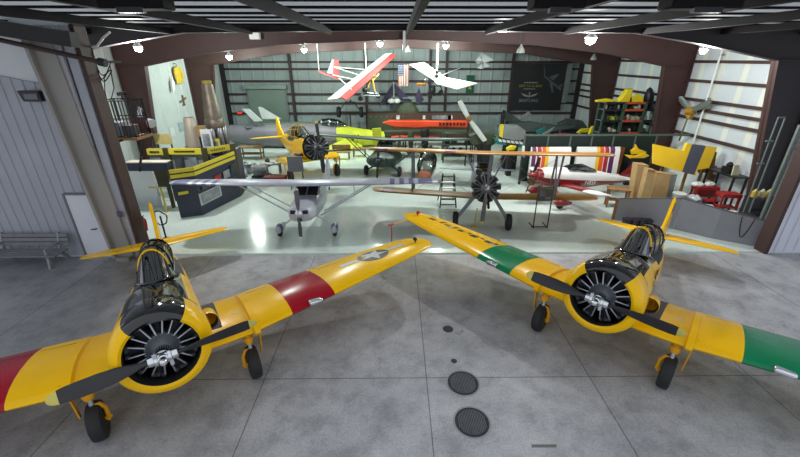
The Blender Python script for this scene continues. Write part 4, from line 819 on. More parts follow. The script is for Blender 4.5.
# exit sign
p = AY(240, 113, YE - .3); t = thing('exit_sign', 'small red glowing exit sign near the back left corner', 'sign', (p.x, YE - .26, p.z)); MB().box((0, 0, 0), (.36, .1, .24)).build('sign_box', darkmetal, t)
m = MB(); put_text(m, 'EXIT', .17, (0, -.056, 0), (1, 0, 0), (0, 0, 1)); m.build('sign_letters', emit('exit_red', '#FF1F14', 6), t); MB().box((0, .06, 0), (.08, .1, .08)).build('bracket', darkmetal, t)
# grey jet fuselage on stands
YJ = 28.4; zc = AY(300, 136, YJ).z
t = thing('jet_airframe', 'long grey jet fuselage with swept silver tail and lime nose', 'airplane', (0, 0, 0)); jetm = mat('jet_grey', '#78757E', .5, .1, .12, 1.2); lime = mat('lime_paint', '#C6D02B', .5, 0, .08, 2)
xs = [AY(x, 136, YJ).x for x in (232, 255, 290, 320, 338, 352, 368, 385)]
ff = [(xs[0], .62, .2), (xs[1], .78, .05), (xs[2], .92, 0), (xs[3], .92, 0), (xs[4], .84, -.03), (xs[5], .72, -.08), (xs[6], .58, -.12), (xs[7], .46, -.16)]
R4 = [ring(x, r * .95, zc + o + r, zc + o - r, zc + o, 26, 2) for x, r, o in ff]
R4 = [[(x, YJ + y, z) for x, y, z in r] for r in R4]
MB().loft(R4, True, True, lambda i, j: 1 if i >= 4 else 0).build('fuselage', [jetm, lime], t)
MB().lathe([(0, .42), (.1, .36), (.04, .3), (-.4, .28)], (xs[7] - .05, YJ, zc - .16), (1, 0, 0), 22, False).build('air_intake', matblack, t)
m = MB()
for i in range(9):
    q = radians(200 + i * 14); r_ = .62 - .02 * (i % 3)
    m.box((xs[5] + .12 + .42 * (i % 3) * .5, YJ - (.70 - .05 * (i % 3)) * .93, zc - .15 + .14 * (i // 3)), (.16, .05, .09), Matrix.Rotation(.5 * i, 3, 'Y'))
m.build('nose_graphic', black, t)
# canopy and spine
x0 = AY(330, 120, YJ).x
MB().loft([[(x0 + x, YJ + w_ * cos(pi * i / 12), zc + .7 + h_ * sin(pi * i / 12)) for i in range(13)] for x, w_, h_ in ((-.95, .1, .24), (-.6, .36, .52), (0, .42, .58), (.6, .4, .48), (1.15, .22, .16))], False, False).build('canopy', glass('canopy_green', '#8FA39A', .5, .05), t)
m = MB()
for x, w_, h_ in ((-.6, .37, .53), (.0, .43, .59), (.6, .41, .49)): m.tube([(x0 + x, YJ + w_ * cos(pi * i / 12), zc + .7 + h_ * sin(pi * i / 12)) for i in range(13)], .03, 6)
m.build('canopy_frame', steel, t)
m = MB().loft([[(x, YJ + .25 * cos(pi * i / 8), zz_ + .2 * sin(pi * i / 8)) for i in range(9)] for x, zz_ in ((AY(262, 124, YJ).x, zc + .72), (AY(300, 124, YJ).x, zc + .84), (x0 - .7, zc + .75))]); m.build('spine', mat('olive_spine', '#55604F', .5, .1, .1, 2), t)
for (pa, pb, pc_, pd), yo in (((242, 109), (249, 109), (262, 121), (254, 121.5)), -.6), (((258, 107), (261, 107), (281, 119), (262, 119)), .35):
    m = MB().prism([AY(*pa, YJ + yo), AY(*pb, YJ + yo), AY(*pc_, YJ + yo), AY(*pd, YJ + yo)], (0, .12, 0)); m.build('tail_fin', mat('tail_silver', '#C9CDCF', .35, .3, .06, 2), t)
MB().bar((AY(248, 123, YJ).x, YJ - .55, zc + .7), (AY(262, 121, YJ).x, YJ + .45, zc + .78), .5, .06).build('tail_root', jetm, t)
m = MB().lathe([(0, .925), (.04, .93), (.08, .925)], (xs[2] + .7, YJ, zc), (1, 0, 0), 26, False); m.build('body_joint', darkmetal, t)
m = MB().prism([AY(325, 148, YJ - 1.6), AY(345, 139, YJ - .9), AY(362, 146, YJ - 1.4), AY(360, 148.5, YJ - 1.6), AY(328, 149.5, YJ - 1.6)], (0, .3, 0)); m.build('wing_stub', lime, t)
for x in (xs[1] + .3, xs[3]): 
    m = MB()
    for s in (-1, 1): m.bar((x, YJ + s * .7, 0), (x, YJ + s * .45, zc - .62), .12)
    m.bar((x, YJ - .7, .3), (x, YJ + .7, .3), .1); m.build('cradle', wood, t)
tag(MB().box(AY(379, 137, 23.2), (.55, .06, 1.25)).box(AY(379, 137, 23.2) - Vector((0, 0, .9)), (.3, .3, .7)).build('lime_board', lime), 'upright lime board standing at the jet nose', 'board') if False else None
p = AY(377, 137, 23.7); t = thing('control_surface', 'lime control surface standing upright by the green airplane wing', 'panel', (p.x, 23.7, 0)); MB().prism([(-.25, 0, .25), (.32, 0, .25), (.25, 0, p.z + .55), (-.28, 0, p.z + .5)], (0, .1, 0)).build('skin', lime, t); MB().box((0, .05, .13), (.7, .5, .26)).build('stand', darkmetal, t)
m = MB()
# wooden benches
wd2 = mat('pale_wood', '#9A7B50', .6, 0, .2, 4)
p = G(251, 159); table('wooden_table', 'wooden work table under the left end of the jet fuselage', 'table', (p.x, p.y + .3, 0), 1.5, .7, .75, wd2, 0, True)
p = G(341, 160); t = thing('wooden_bench', 'wooden bench with a back to the right of the bare black engine', 'bench', (p.x, p.y + .3, 0))
MB().box((0, 0, .45), (1.2, .42, .05)).build('seat', wd2, t); MB().box((0, .2, .75), (1.2, .05, .28)).build('backrest', wd2, t)
for x in (-.5, .5): MB().bar((x, -.15, 0), (x, -.15, .43), .07).bar((x, .2, 0), (x, .2, .9), .07).build('leg', wd2, t)
p = G(359, 158); table('wooden_table', 'low wooden table behind the dark green airplane left wheel', 'table', (p.x, p.y + .5, 0), .9, .6, .55, wd2)
# clutter beside the yellow trainer at the back
p = G(262, 178); t = thing('engine_block', 'grey engine block with pipes on the floor by the booth', 'engine', (p.x, p.y, 0))
MB().box((0, 0, .42), (.7, .5, .45)).build('crankcase', steel, t, bevel=.04)
for k in range(4): MB().lathe([(0, .12), (.06, .14), (.12, .12), (.2, .14), (.28, .1)], (-.27 + .18 * k, -.2, .55), (0, -.6, .8), 10).build('cylinder', alu, t)
for k in range(2): MB().tube([(-.3 + .5 * k, .1, .6), (-.4 + .5 * k, -.2, .85), (-.1 + .5 * k, -.4, .7)], .04, 8).build('intake_pipe', alu, t)
MB().box((0, 0, .1), (.9, .6, .2)).build('skid', darkmetal, t)
p = G(252, 172); t = thing('engine_part', 'pale disassembled engine part nearest the booth end', 'engine part', (p.x, p.y, 0)); MB().lathe([(0, .3), (.3, .34), (.35, .2), (.5, .2), (.55, .08)], (0, 0, .0), (0, 0, 1), 16).build('drum', alu, t); MB().bar((-.3, -.1, .4), (.4, -.3, .55), .1).build('arm', alu, t)
p = G(276, 183); t = thing('tool_box', 'red tool box on the floor in front of the small grey work stand', 'box', (p.x, p.y, 0)); MB().box((0, 0, .16), (1.1, .5, .32)).build('body', redpaint, t, bevel=.02); MB().box((0, 0, .35), (1.12, .52, .06)).build('lid', mat('dark_red', '#6E1518', .4), t); MB().tube([(-.2, 0, .38), (-.2, 0, .46), (.2, 0, .46), (.2, 0, .38)], .02, 6).build('handle', darkmetal, t)
p = G(258, 183); t = thing('tool_box', 'flat red tool tray on the floor left of the larger red tool box', 'box', (p.x, p.y, 0)); MB().box((0, 0, .1), (.8, .45, .2)).build('body', redpaint, t, bevel=.02); MB().box((0, 0, .22), (.7, .36, .05)).build('tray', darkmetal, t)
p = G(272, 174); t = table('work_stand', 'small grey work stand with papers before the yellow trainer tail', 'table', (p.x, p.y, 0), 1.1, .6, .62, greysteel, .15)
for k, (dx, dy, r_) in enumerate(((-.34, 0, .2), (-.01, -.13, -.3), (.37, .1, .5))):
    tag(MB().box((p.x + dx, p.y + dy, .632), (.3, .22, .022), Matrix.Rotation(r_, 3, 'Z')).build('paper_sheet', white), ('leftmost white paper on the small grey work stand', 'middle white paper on the small grey work stand', 'rightmost white paper on the small grey work stand')[k], 'paper')
p = G(290, 172); tag(MB().lathe([(0, .2), (.45, .2), (.5, .17), (.52, .1)], (p.x + .1, p.y + .6, 0), (0, 0, 1), 14).build('drum_can', bluegrey), 'slate blue can on the floor behind the papers', 'can')
p = G(300, 187); t = thing('sign_stand', 'grey information board standing before the yellow trainer nose', 'sign', (p.x, p.y - .4, 0)); zt = AY(298, 158, p.y - .4).z
MB().box((0, 0, zt - .3), (.75, .05, .75)).build('panel', mat('board_grey', '#54575E', .5, 0, .1, 4), t)
for x in (-.3, .3): MB().bar((x, -.1, 0), (x, .03, zt - .5), .03).bar((x, .2, 0), (x, .03, zt - .5), .03).build('leg', darkmetal, t)
# landing gear legs hung at the back wall
z_ = AY(350, 112, 31.6).z
t = thing('axle_assembly', 'black axle with two wheels hung in front of the back wall', 'axle', (AY(350, 112, 31.6).x, 31.6, z_))
for s in (-1, 1): wh = wheel('wheel', (0, 0, 0), .42, .3, t, 18); wh.rotation_euler = (0, 0, pi / 2); wh.location = (s * .9, 0, 0)
MB().cyl((-.9, 0, 0), (.9, 0, 0), .05).build('axle', matblack, t)
m = MB()
for s in (-1, 1): m.tube([(s * .9, 0, 0), (s * .35, .1, .75)], .04, 6)
m.tube([(-.35, .1, .75), (.35, .1, .75)], .04, 6); m.build('strut', matblack, t); MB().bar((0, .1, .75), (0, 1.1, .8), .08).build('wall_bracket', girtm, t); MB().box((0, 0, -z_ / 2 - .1), (.1, .1, z_ - .2)).build('support_post', girtm, t)
# brown container
YB2 = 30.6; a, b = AY(368, 113, YB2), AY(470, 122, YB2); zb0 = AY(400, 136, YB2).z
t = thing('wooden_crate', 'long brown and olive crate behind the orange wing', 'crate', ((a.x + b.x) / 2, YB2, 0)); L_ = b.x - a.x; brn = mat('crate_brown', '#4A3226', .7, 0, .2, 2)
MB().box((0, .5, a.z / 2), (L_, 1.0, a.z)).build('body', brn, t); MB().box((-L_ / 2 + .9, -.02, a.z - .95), (1.9, .05, 1.6)).build('olive_side', olive, t)
for k, (px, w_) in enumerate(((398, .25), (424, .2), (432, 1.5), (450, .35))):
    q = AY(px, 118, YB2); MB().box((q.x - (a.x + b.x) / 2 + (w_ / 2 if k == 2 else 0), -.03, q.z + .05), (w_, .04, .3)).build('label_plate', photo if k == 2 else white, t)
for k in range(7): MB().cyl((-L_ / 2 + .2 + k * .42, -.03, a.z - .25), (-L_ / 2 + .2 + k * .42, -.06, a.z - .25), .05, 8).build('latch', steel, t)
# orange pointed wing on trestles and second orange strip
def slab_wing(name, label, pts, Y, th, m, txt=None, stand=True):
    P = [AY(x, y, Y) for x, y in pts]; t = thing(name, label, 'wing', (P[0].x, Y, 0)); o = Vector((P[0].x, Y, 0))
    k = MB().prism([p - o for p in P], (0, th, 0)); k.build('skin', m, t, bevel=min(.06, th / 3))
    zs = min(p.z for p in P); xs_ = [p.x - o.x for p in P]
    if stand:
        for u in (.25, .75):
            x = min(xs_) + (max(xs_) - min(xs_)) * u; MB().bar((x, th / 2, 0), (x, th / 2, zs + .05), .1).bar((x - .3, th / 2, .05), (x + .3, th / 2, .05), .1).build('trestle', olive, t)
    return t, o
t, o = slab_wing('orange_wing', 'orange pointed airplane wing with dark lettering on top of the rack', [(382, 123), (389, 120.5), (430, 121), (468, 121), (468, 127.5), (430, 127), (420, 128), (395, 127)], 28.0, .5, orange)
m = MB()
for k, px in enumerate((440, 443.5, 447, 450.5, 454, 457.5, 461, 464)):
    q = AY(px, 124, 27.95) - o; m.box((q.x, -.06, q.z), (.14, .02, .2)); m.box((q.x + .05, -.06, q.z + .05 * (k % 3 - 1)), (.1, .02, .06))
m.build('lettering', mat('letter_brown', '#3A1A12', .5), t)
t, o = slab_wing('orange_wing', 'lower orange wing panel beneath the pointed orange wing', [(391, 137), (400, 136), (425, 137), (440, 138), (440, 141), (391, 140.5)], 26.7, .4, orange)
t, o = slab_wing('olive_wing', 'olive wing panel lying between the two orange wings', [(384, 131), (425, 130.5), (470, 131), (470, 134.5), (384, 134.5)], 27.0, .5, olive)
for k, (px, py, w_, h_, lb) in enumerate(((425, 133, .5, .5, 'black engine cover standing before the orange wing'), (411, 137, .35, .7, 'dark green post standing under the orange wing'))):
    q = AY(px, py, 26.2); t = thing('engine_cover', lb, 'cover', (q.x, 26.2, 0)); MB().lathe([(0, w_ * .35), (q.z * .5, w_ * .45), (q.z, w_ * .6), (q.z + h_ * .4, w_ * .55), (q.z + h_ * .6, w_ * .3)], (0, 0, 0), (0, 0, 1), 14).build('shroud', matblack if k == 0 else olive, t); MB().box((0, 0, .03), (w_ + .2, w_ + .2, .06)).build('base', darkmetal, t)
q = AY(459, 134, 23.6); t = thing('engine_rack', 'dark green machinery rack behind the white propeller blades', 'rack', (q.x, 23.6, 0))
for x in (-.9, .9):
    for y in (0, .6): MB().bar((x, y, 0), (x, y, q.z + .2), .08).build('post', olive, t)
for k in range(3): MB().box((0, .3, .4 + k * .7), (1.9, .7, .06)).build('shelf', olive, t)
for k in range(6):
    x, z = -.65 + .42 * (k % 4), .43 + .7 * (k // 3)
    tag(MB().lathe([(0, .16), (.1, .18), (.3, .17), (.4, .1), (.46, .05)], (q.x + x, 23.9, z), (0, 0, 1), 12).build('canister', (olive, darkmetal, dkgreen)[k % 3]), 'round %s canister on the %s rack shelf, %s' % (('olive', 'grey', 'green')[k % 3], ('lowest', 'middle')[k // 3], ('at its left', 'second from left', 'at its right')[k % 3]), 'canister')
# folded delta glider
YD = 31.4
t = thing('delta_glider', 'purple folded delta glider hung above the brown crate', 'glider', (0, 0, 0)); pur = mat('purple_cloth', '#35304A', .7, 0, .12, 2)
for pts in (((393, 83), (379, 105), (388, 104), (394, 92)), ((394, 83), (412, 101), (404, 104), (395, 92))):
    m = MB().prism([AY(x, y, YD) for x, y in pts], (0, .15, 0)); m.build('sail', pur, t)
m = MB().prism([AY(x, y, YD - .6) for x, y in ((419, 88), (424, 100), (417, 105), (415, 97))], (0, .12, 0)); m.build('sail_tip', pur, t)
MB().tube([AY(393.5, 82, YD - .05), AY(394, 104, YD - .05)], .06, 8).build('keel', alu, t)
for dx in (-3, 3): MB().ball(AY(394 + dx, 101, YD - .3), .28, 12, (1, .8, .7)).build('wheel_fairing', white, t)
MB().tube([AY(393.5, 82, YD), Vector((AY(393.5, 82, YD).x, YD + .1, 6.9))], .02, 6).build('hanging_cable', darkmetal, t); MB().tube([AY(386, 99, YD - .1), AY(402, 99, YD - .1)], .04, 6).build('axle', darkmetal, t); MB().bar(AY(414, 98, YD - .5), AY(403, 98, YD), .05).build('spreader_bar', alu, t)
# olive dome
q = AY(408, 113, 30.4); t = thing('tail_cone', 'olive ribbed dome resting on top of the brown crate', 'dome', (q.x, 31.0, a.z)); m = MB()
n = 24; m.loft([[(r_ * (1 + .05 * (i % 2)) * cos(2 * pi * i / n), .4 * r_ * sin(2 * pi * i / n), z) for i in range(n)] for r_, z in ((.85, 0), (.82, .2), (.62, .5), (.3, .72), (.06, .78))]); m.build('dome_shell', olive, t, 0)
# flags
def flag(label, px, py, w_, h_, Y, draw):
    q = AY(px, py, Y); t = thing('flag', label, 'flag', (q.x, Y, q.z)); draw(t, w_, h_); MB().cyl((-w_ / 2 - .05, 0, h_ / 2 + .02), (w_ / 2 + .05, 0, h_ / 2 + .02), .02, 8).build('flag_rod', darkmetal, t)
    return t
def us(t, w_, h_):
    m = MB(); fr = mat('flag_red', '#9A5A55', .8, 0, .1, 5); fw = mat('flag_white', '#B9B7AE', .8, 0, .06, 5)
    for k in range(9): m.mi = k % 2; m.box((-w_ / 2 + w_ * (k + .5) / 9, .01 * sin(k), 0), (w_ / 9 + .002, .02, h_))
    m.build('stripes', [fr, fw], t); m = MB().box((-w_ / 4, -.015, h_ * .25), (w_ / 2, .03, h_ * .5)); m.build('canton', mat('flag_blue', '#45506B', .8), t)
    s_ = MB()
    for i in range(4):
        for j in range(5): s_.box((-w_ / 2 + w_ * .5 * (i + .5) / 4, -.034, h_ * .5 * (j + .5) / 5), (.04, .01, .04), Matrix.Rotation(.78, 3, 'Y'))
    s_.build('stars', fw, t)
fl = flag('american flag hung vertically between the red and white ultralights', 403.5, 75.5, .72, 1.35, 27.6, us)
MB().tube([(0, 0, .7), (0, .1, 1.4)], .012, 5).build('cord', darkmetal, fl)
def gy(t, w_, h_):
    MB().box((0, 0, 0), (w_, .02, h_)).build('cloth', mat('flag_green', '#0F4A36', .8), t); MB().prism([(-.18, -.012, .25), (.18, -.012, .25), (.05, -.012, -.1), (.16, -.012, -.35), (-.12, -.012, -.3), (-.02, -.012, 0)], (0, -.012, 0)).build('yellow_motif', mat('flag_yellow', '#A98B22', .8), t)
flag('green pennant with a yellow motif on the back wall', 470, 85, .62, 1.4, YE - .205, gy)
# black banner
YN = YE - .35; A2, B2 = AY(514.5, 64, YN), AY(568, 110, YN); B2.x = AY(567.5, 64, YN).x
cx, cz, W2, H2 = (A2.x + B2.x) / 2, (A2.z + B2.z) / 2, B2.x - A2.x, A2.z - B2.z
t = thing('banner', 'large black event banner with airplane picture on the back wall', 'banner', (cx, YN, cz)); bk = mat('banner_black', '#131519', .6, 0, .15, 1); MB().box((0, 0, 0), (W2, .04, H2)).build('cloth', bk, t)
yl = mat('banner_yellow', '#8E8C1F', .6); wt = mat('banner_white', '#7D8184', .6)
m = MB(); put_text(m, 'SEPT 12-16 2012', .27, (-.62, -.03, .12), (1, 0, 0), (0, 0, 1)); m.build('date_lettering', yl, t)
m = MB()
for i in range(14): m.box((-1.15 + i * .08, -.03, .38), (.06, .01, .08)); m.box((-1.15 + i * .07, -.03, -.1), (.05, .01, .06))
m.build('small_lettering', wt, t)
m = MB(); put_text(m, 'BREITLING', .34, (-.62, -.03, -1.02), (1, 0, 0), (0, 0, 1)); m.build('name_lettering', wt, t)
m = MB()
for s in (-1, 1): m.prism([(-.62 + s * .06, -.03, -.62), (-.62 + s * .7, -.03, -.42), (-.62 + s * .5, -.03, -.62), (-.62 + s * .28, -.03, -.7), (-.62 + s * .06, -.03, -.72)], (0, -.01, 0))
m.box((-.62, -.03, -.58), (.07, .012, .42)); m.box((-.62, -.03, -.4), (.18, .012, .05)); m.build('winged_emblem', wt, t)
m = MB(); pg = mat('banner_plane', '#4A5054', .6, 0, .3, 3)
m.prism([(.35, -.03, 1.0), (.5, -.03, .85), (1.9, -.03, -.05), (1.95, -.03, -.2), (1.75, -.03, -.15), (.4, -.03, .8)], (0, -.012, 0)); m.prism([(.75, -.03, .8), (1.5, -.03, 1.05), (1.55, -.03, .95), (1.15, -.03, .55)], (0, -.014, 0)); m.prism([(.8, -.03, .62), (1.1, -.03, .4), (1.35, -.03, -.35), (1.2, -.03, -.4)], (0, -.014, 0)); m.prism([(1.6, -.03, .1), (2.0, -.03, .3), (2.0, -.03, .15), (1.8, -.03, -.02)], (0, -.014, 0))
m.prism([(.36, -.03, 1.0), (.22, -.03, 1.7), (.27, -.03, 1.7), (.44, -.03, .95)], (0, -.014, 0)); m.build('airplane_picture', pg, t)
MB().box((0, .06, H2 / 2 + .03), (W2 + .1, .14, .06)).build('top_rail', girtm, t); MB().box((W2 / 2 + .22, 0, .3), (.42, .04, H2 - .6)).build('side_strip', mat('strip_pale', '#6C7575', .6, 0, .2, 3), t)
# white kite
YQ = 29.5; t = thing('kite', 'white faceted kite hung below the back rafter', 'kite', (0, 0, 0)); kw = mat('kite_white', '#A9B0AC', .7, 0, .05, 2)
for pts, dy in ((((476, 60), (482, 53), (494, 60), (484, 63)), .0), (((475, 61), (484, 61), (478, 64)), -.1), (((477, 68), (484, 62), (490, 66), (481, 69)), .1)):
    P = [AY(x, y, YQ + dy + (.3 if i % 2 else 0)) for i, (x, y) in enumerate(pts)]; MB().prism(P, (0, .04, 0)).build('sail', kw, t)
q = AY(484, 54, YQ + .2); MB().tube([q, Vector((q.x, YQ + .2, 7.3))], .012, 5).build('hanging_cable', darkmetal, t); MB().tube([AY(480, 54, YQ), AY(483, 69, YQ + .2)], .03, 6).build('spar', alu, t)
# red and white hanging ultralight
YU = 26.0
t = thing('hanging_ultralight', 'red and white ultralight airplane hung from the rafter at left', 'airplane', (0, 0, 0)); ured = mat('ultralight_red', '#A9403F', .6, 0, .08, 2); uw = mat('ultralight_white', '#C9CFC6', .6, 0, .06, 2)
def dq(px, py, d): return AY(px, py, YU + d)
def strip(pts, m, nm='wing_panel', th=.07):
    P = [dq(*p) for p in pts]; n = (P[1] - P[0]).cross(P[2] - P[0]).normalized() * th; return MB().prism(P, n).build(nm, m, t, bevel=.015)
# wing seen from ahead and below: from near lower-left tip to far upper-right tip
strip([(327, 99.5, -.6), (385, 53.5, 2.2), (392, 53, 2.2), (339, 98, -.8)], uw); strip([(338, 98.2, -.8), (391, 53.5, 2.15), (396, 55, 1.9), (347, 100, -1.1), (342, 97.5, -.9)], ured)
strip([(332, 59, 1.4), (334, 59.5, 1.4), (333, 74.5, 1.3), (327, 73, 1.3)], mat('tail_mauve', '#8C8A9C', .6), 'tail_fin'); strip([(334, 59, 1.35), (339, 60.5, 1.4), (339, 78, 1.2), (333, 76, 1.25)], ured, 'rudder'); strip([(318, 70, 1.4), (328, 74, 1.4), (339, 78.5, 1.1), (322, 72.5, 1.2)], ured, 'elevator')
for a_, b2_ in (((334, 67, 1.35), (362, 76, .5)), ((333, 75, 1.25), (357, 80, .3)), ((334, 67, 1.35), (370, 70, .5)), ((339, 78, 1.1), (352, 90, -.4))): MB().tube([dq(*a_), dq(*b2_)], .03, 6).build('tail_boom', uw, t)
uy = mat('strut_yellow', '#B98F22', .5)
for a_, b2_ in (((368, 80, .6), (376, 75, .6)), ((372, 76, .6), (375, 92, .3)), ((370, 81, .5), (368, 88, .4)), ((372, 82, .6), (379, 74, .8))): MB().tube([dq(*a_), dq(*b2_)], .05, 6).build('wing_strut', uy, t)
for a_, b2_ in (((361, 95, .2), (380, 96, .2)), ((368, 88, .4), (361, 95, .2)), ((375, 91, .3), (380, 96, .2)), ((363, 92, .3), (378, 94, .4)), ((366, 84, .5), (363, 92, .3))): MB().tube([dq(*a_), dq(*b2_)], .03, 6).build('seat_frame', alu, t)
MB().ball(dq(365, 90, .3), .2, 10, (1, 1, .8)).build('engine', darkmetal, t); wh = wheel('wheel', (0, 0, 0), .16, .1, t, 14); wh.location = dq(360.5, 98.5, .2)
wh = wheel('wheel', (0, 0, 0), .14, .1, t, 14); wh.location = dq(378, 96, .3)
for a_ in ((366, 71, .6), (319, 70, 1.4)): q = dq(*a_); MB().tube([q, Vector((q.x, q.y, 6.9))], .03 if a_[0] > 350 else .015, 6).build('hanging_cable', uw, t)
# white hanging ultralight
t = thing('hanging_ultralight', 'white ultralight airplane hung from the rafter above the crate', 'airplane', (0, 0, 0)); kw2 = mat('wing_cream', '#CDD4C9', .6, 0, .05, 2)
strip([(409.5, 64, .6), (424, 62, .8), (447, 78, -.2), (434, 80, -.4)], kw2); strip([(434, 80, -.4), (448, 77.5, -.2), (478, 83, -1.1), (457, 89, -1.5), (436, 83, -.7)], kw2)
MB().tube([dq(440, 76, -.2), dq(463, 67, 2.0)], .03, 6).build('tail_boom', alu, t)
for a_, b2_ in (((427, 80, 0), (434, 96, 0)), ((434, 96, 0), (442, 90, 0)), ((442, 90, 0), (438, 80, -.2)), ((427, 92, 0), (441, 95, 0)), ((430, 86, 0), (440, 86, -.1))): MB().tube([dq(*a_), dq(*b2_)], .035, 6).build('frame_tube', darkmetal, t)
MB().ball(dq(427, 80, .0), .2, 10, (1, 1, .8)).build('engine', steel, t); MB().loft([[dq(421.5, 84.3, -.1) + Vector((x, .04 * cos(q), w_ * sin(q))) for q in [2 * pi * i / 8 for i in range(8)]] for x, w_ in ((-.32, .02), (-.25, .1), (0, .06), (.25, .1), (.32, .02))]).build('propeller', mat('prop_orange', '#C07D22', .5), t)
MB().ball(dq(433, 90, 0), .18, 10, (1, 1, 1.4)).build('seat', matblack, t)
for x, y in ((430, 97), (441, 92)): wh = wheel('wheel', (0, 0, 0), .15, .1, t, 14); wh.location = dq(x, y, 0)
q = dq(436.5, 76, -.2); MB().tube([q, Vector((q.x, q.y, 6.85))], .06, 8).build('hanging_cable', uw, t)
for k in range(2): MB().ball(dq(437, 72 + k * 4, -.2), .12, 8).build('shackle', darkmetal, t)
# white two-blade propeller leaning
t = thing('propeller', 'white two-blade propeller leaning diagonally behind the biplane', 'propeller', (0, 0, 0)); YP = 22.2; a_, c_, b2_ = AY(459.5, 101, YP + .6), AY(469, 119, YP + .3), AY(485, 141, YP)
for e, s_ in ((a_, 1), (b2_, 1)):
    d = (e - c_); sd = Vector((.13, 0, .07)); tt = [0, .12, .4, .8, 1]; ww = [.5, .8, 1, 1, .85]
    MB().loft([[c_ + d * u + sd * w_ * cos(q) + Vector((0, .035, 0)) * sin(q) for q in [2 * pi * i / 10 for i in range(10)]] for u, w_ in zip(tt, ww)]).build('blade', mat('blade_white', '#BFC7BF', .5, 0, .06, 3), t)
MB().ball(c_, .17, 12).build('hub', wood, t); q = AY(485, 141, YP); MB().bar(q, (q.x, YP, 0), .1).bar((q.x - .4, YP, .04), (q.x + .4, YP, .04), .1).build('stand', darkmetal, t); MB().bar(c_ + Vector((0, .1, 0)), (c_.x, YP + .6, 0), .08).build('stand', darkmetal, t)
q = AY(429, 168, 19.2)
# small silver cockpit pod behind biplane
g_ = G(427, 178); t = thing('cockpit_pod', 'small rounded glass and silver cockpit pod left of the biplane engine', 'pod', (g_.x, g_.y, 0), (0, .45, radians(-105))); t.location.z = .3; t.scale = (1.05, 1.05, 1.05)
MB().loft([ring(x, w_, z1, z0, (z0 + z1) / 2, 18, 2) for x, w_, z1, z0 in ((.75, .1, .42, .25), (.6, .34, .66, .1), (.1, .5, .95, .02), (-.5, .46, 1.0, .1), (-1.1, .2, .85, .35), (-1.4, .05, .7, .55))], True, True, lambda i, j: (2 if i < 1 else (1 if i < 3 and (j < 6 or j > 12) else 0))).build('shell', [olive, glass('pod_glass', '#BFCac4', .6, .05), mat('salmon_nose', '#B06A4A', .5)], t); MB().box((0, 0, .35), (.7, .5, .3)).build('seat', white, t)
MB().bar((.3, 0, .1), (.05, 0, -.22), .12).bar((-.4, .0, .1), (-.6, 0, -.45), .1).build('skid', darkmetal, t)
# step ladder
g0, g1 = G(440, 208), G(456, 208); t = thing('step_ladder', 'black step ladder standing left of the biplane engine', 'ladder', (g0.x, g0.y, 0)); w_ = (g1 - g0).x; zt = AY(452, 175, 15.9).z
for x0_, x1_ in ((0, .12), (w_, w_ - .1)): MB().bar((x0_, 0, 0), (x1_ , .45, zt), .05).build('rail', matblack, t); MB().bar((x1_, .5, zt), (x0_, 1.0, 0), .04).build('rear_leg', matblack, t)
for k in range(6):
    u = (k + .6) / 6; MB().box((w_ / 2, .45 * u, zt * u), (w_ - .1, .16 if k else .05, .035)).build('step', white if k in (3, 4) else matblack, t)
# display sign
g0, g1 = G(533, 228), G(548, 229); t = thing('display_sign', 'tall thin sign stand with dark panel in front of the lower yellow wing', 'sign', (g0.x, g0.y, 0)); w_ = (g1 - g0).x; zt, zb = AY(541, 187, g0.y).z, AY(541, 201, g0.y).z
MB().box((w_ / 2, .02, (zt + zb) / 2), (w_ + .05, .04, zt - zb)).build('panel', mat('sign_panel', '#3E4046', .4, 0, .2, 6), t); MB().box((w_ / 2, -.005, zt - .05), (w_ * .9, .02, .06)).build('title_strip', mat('title_gold', '#7A6A3A', .5), t)
m = MB()
for k in range(6): m.box((w_ * (.3 if k < 4 else .7), -.005, zt - .16 - .06 * k), (w_ * .4, .012, .02))
m.build('text_lines', photo, t)
for x in (0, w_): MB().bar((x, 0, 0), (x, .04, zt), .035).build('leg', matblack, t)
MB().bar((0, 0, .05), (w_, 0, .05), .03).build('cross_bar', matblack, t); [MB().bar((x, 0, .02), (x, .5, .02), .03).build('foot', matblack, t) for x in (0, w_)]
# yellow propeller stand
g0 = G(474, 227); t = thing('wheel_chock_stand', 'thin yellow stand on the floor under the biplane propeller', 'stand', (g0.x, g0.y, 0)); zt = AY(475, 208, g0.y).z
MB().tube([(0, 0, 0), (.06, 0, zt)], .022, 8).build('post', rl, t); MB().tube([(0, 0, .1), (.25, .1, .22), (.32, .1, .32)], .018, 6).build('arm', rl, t); MB().box((0, 0, .015), (.2, .2, .03)).build('base', rl, t)
# ================================================================== RIGHT SIDE
# dark panel fence
YF = 19.4; dk = mat('fence_dark', '#1D2A27', .4, .1, .15, 1.5); fr_ = mat('fence_rail', '#54635C', .5, .2, .1, 3)
pxs = [525, 548.6, 571, 592.5, 614, 636, 657]
t = thing('panel_fence', 'low fence of dark green panels with pale rail across the back right', 'fence', (0, YF, 0)); zt = AY(590, 135, YF).z
for k in range(6):
    xa_, xb_ = AY(pxs[k], 135, YF).x, AY(pxs[k + 1], 135, YF).x; xb_ = min(xb_, XR - .25)
    MB().box(((xa_ + xb_) / 2, 0, zt / 2), (xb_ - xa_ - .06, .06, zt - .1)).build('panel', dk, t)
for k in range(7): x = min(AY(pxs[k], 135, YF).x, XR - .25); MB().box((x, 0, zt / 2), (.08, .1, zt)).build('post', fr_, t)
xa_, xb_ = AY(525, 135, YF).x, XR - .2; MB().box(((xa_ + xb_) / 2, 0, zt), (xb_ - xa_, .14, .09)).build('top_rail', fr_, t)
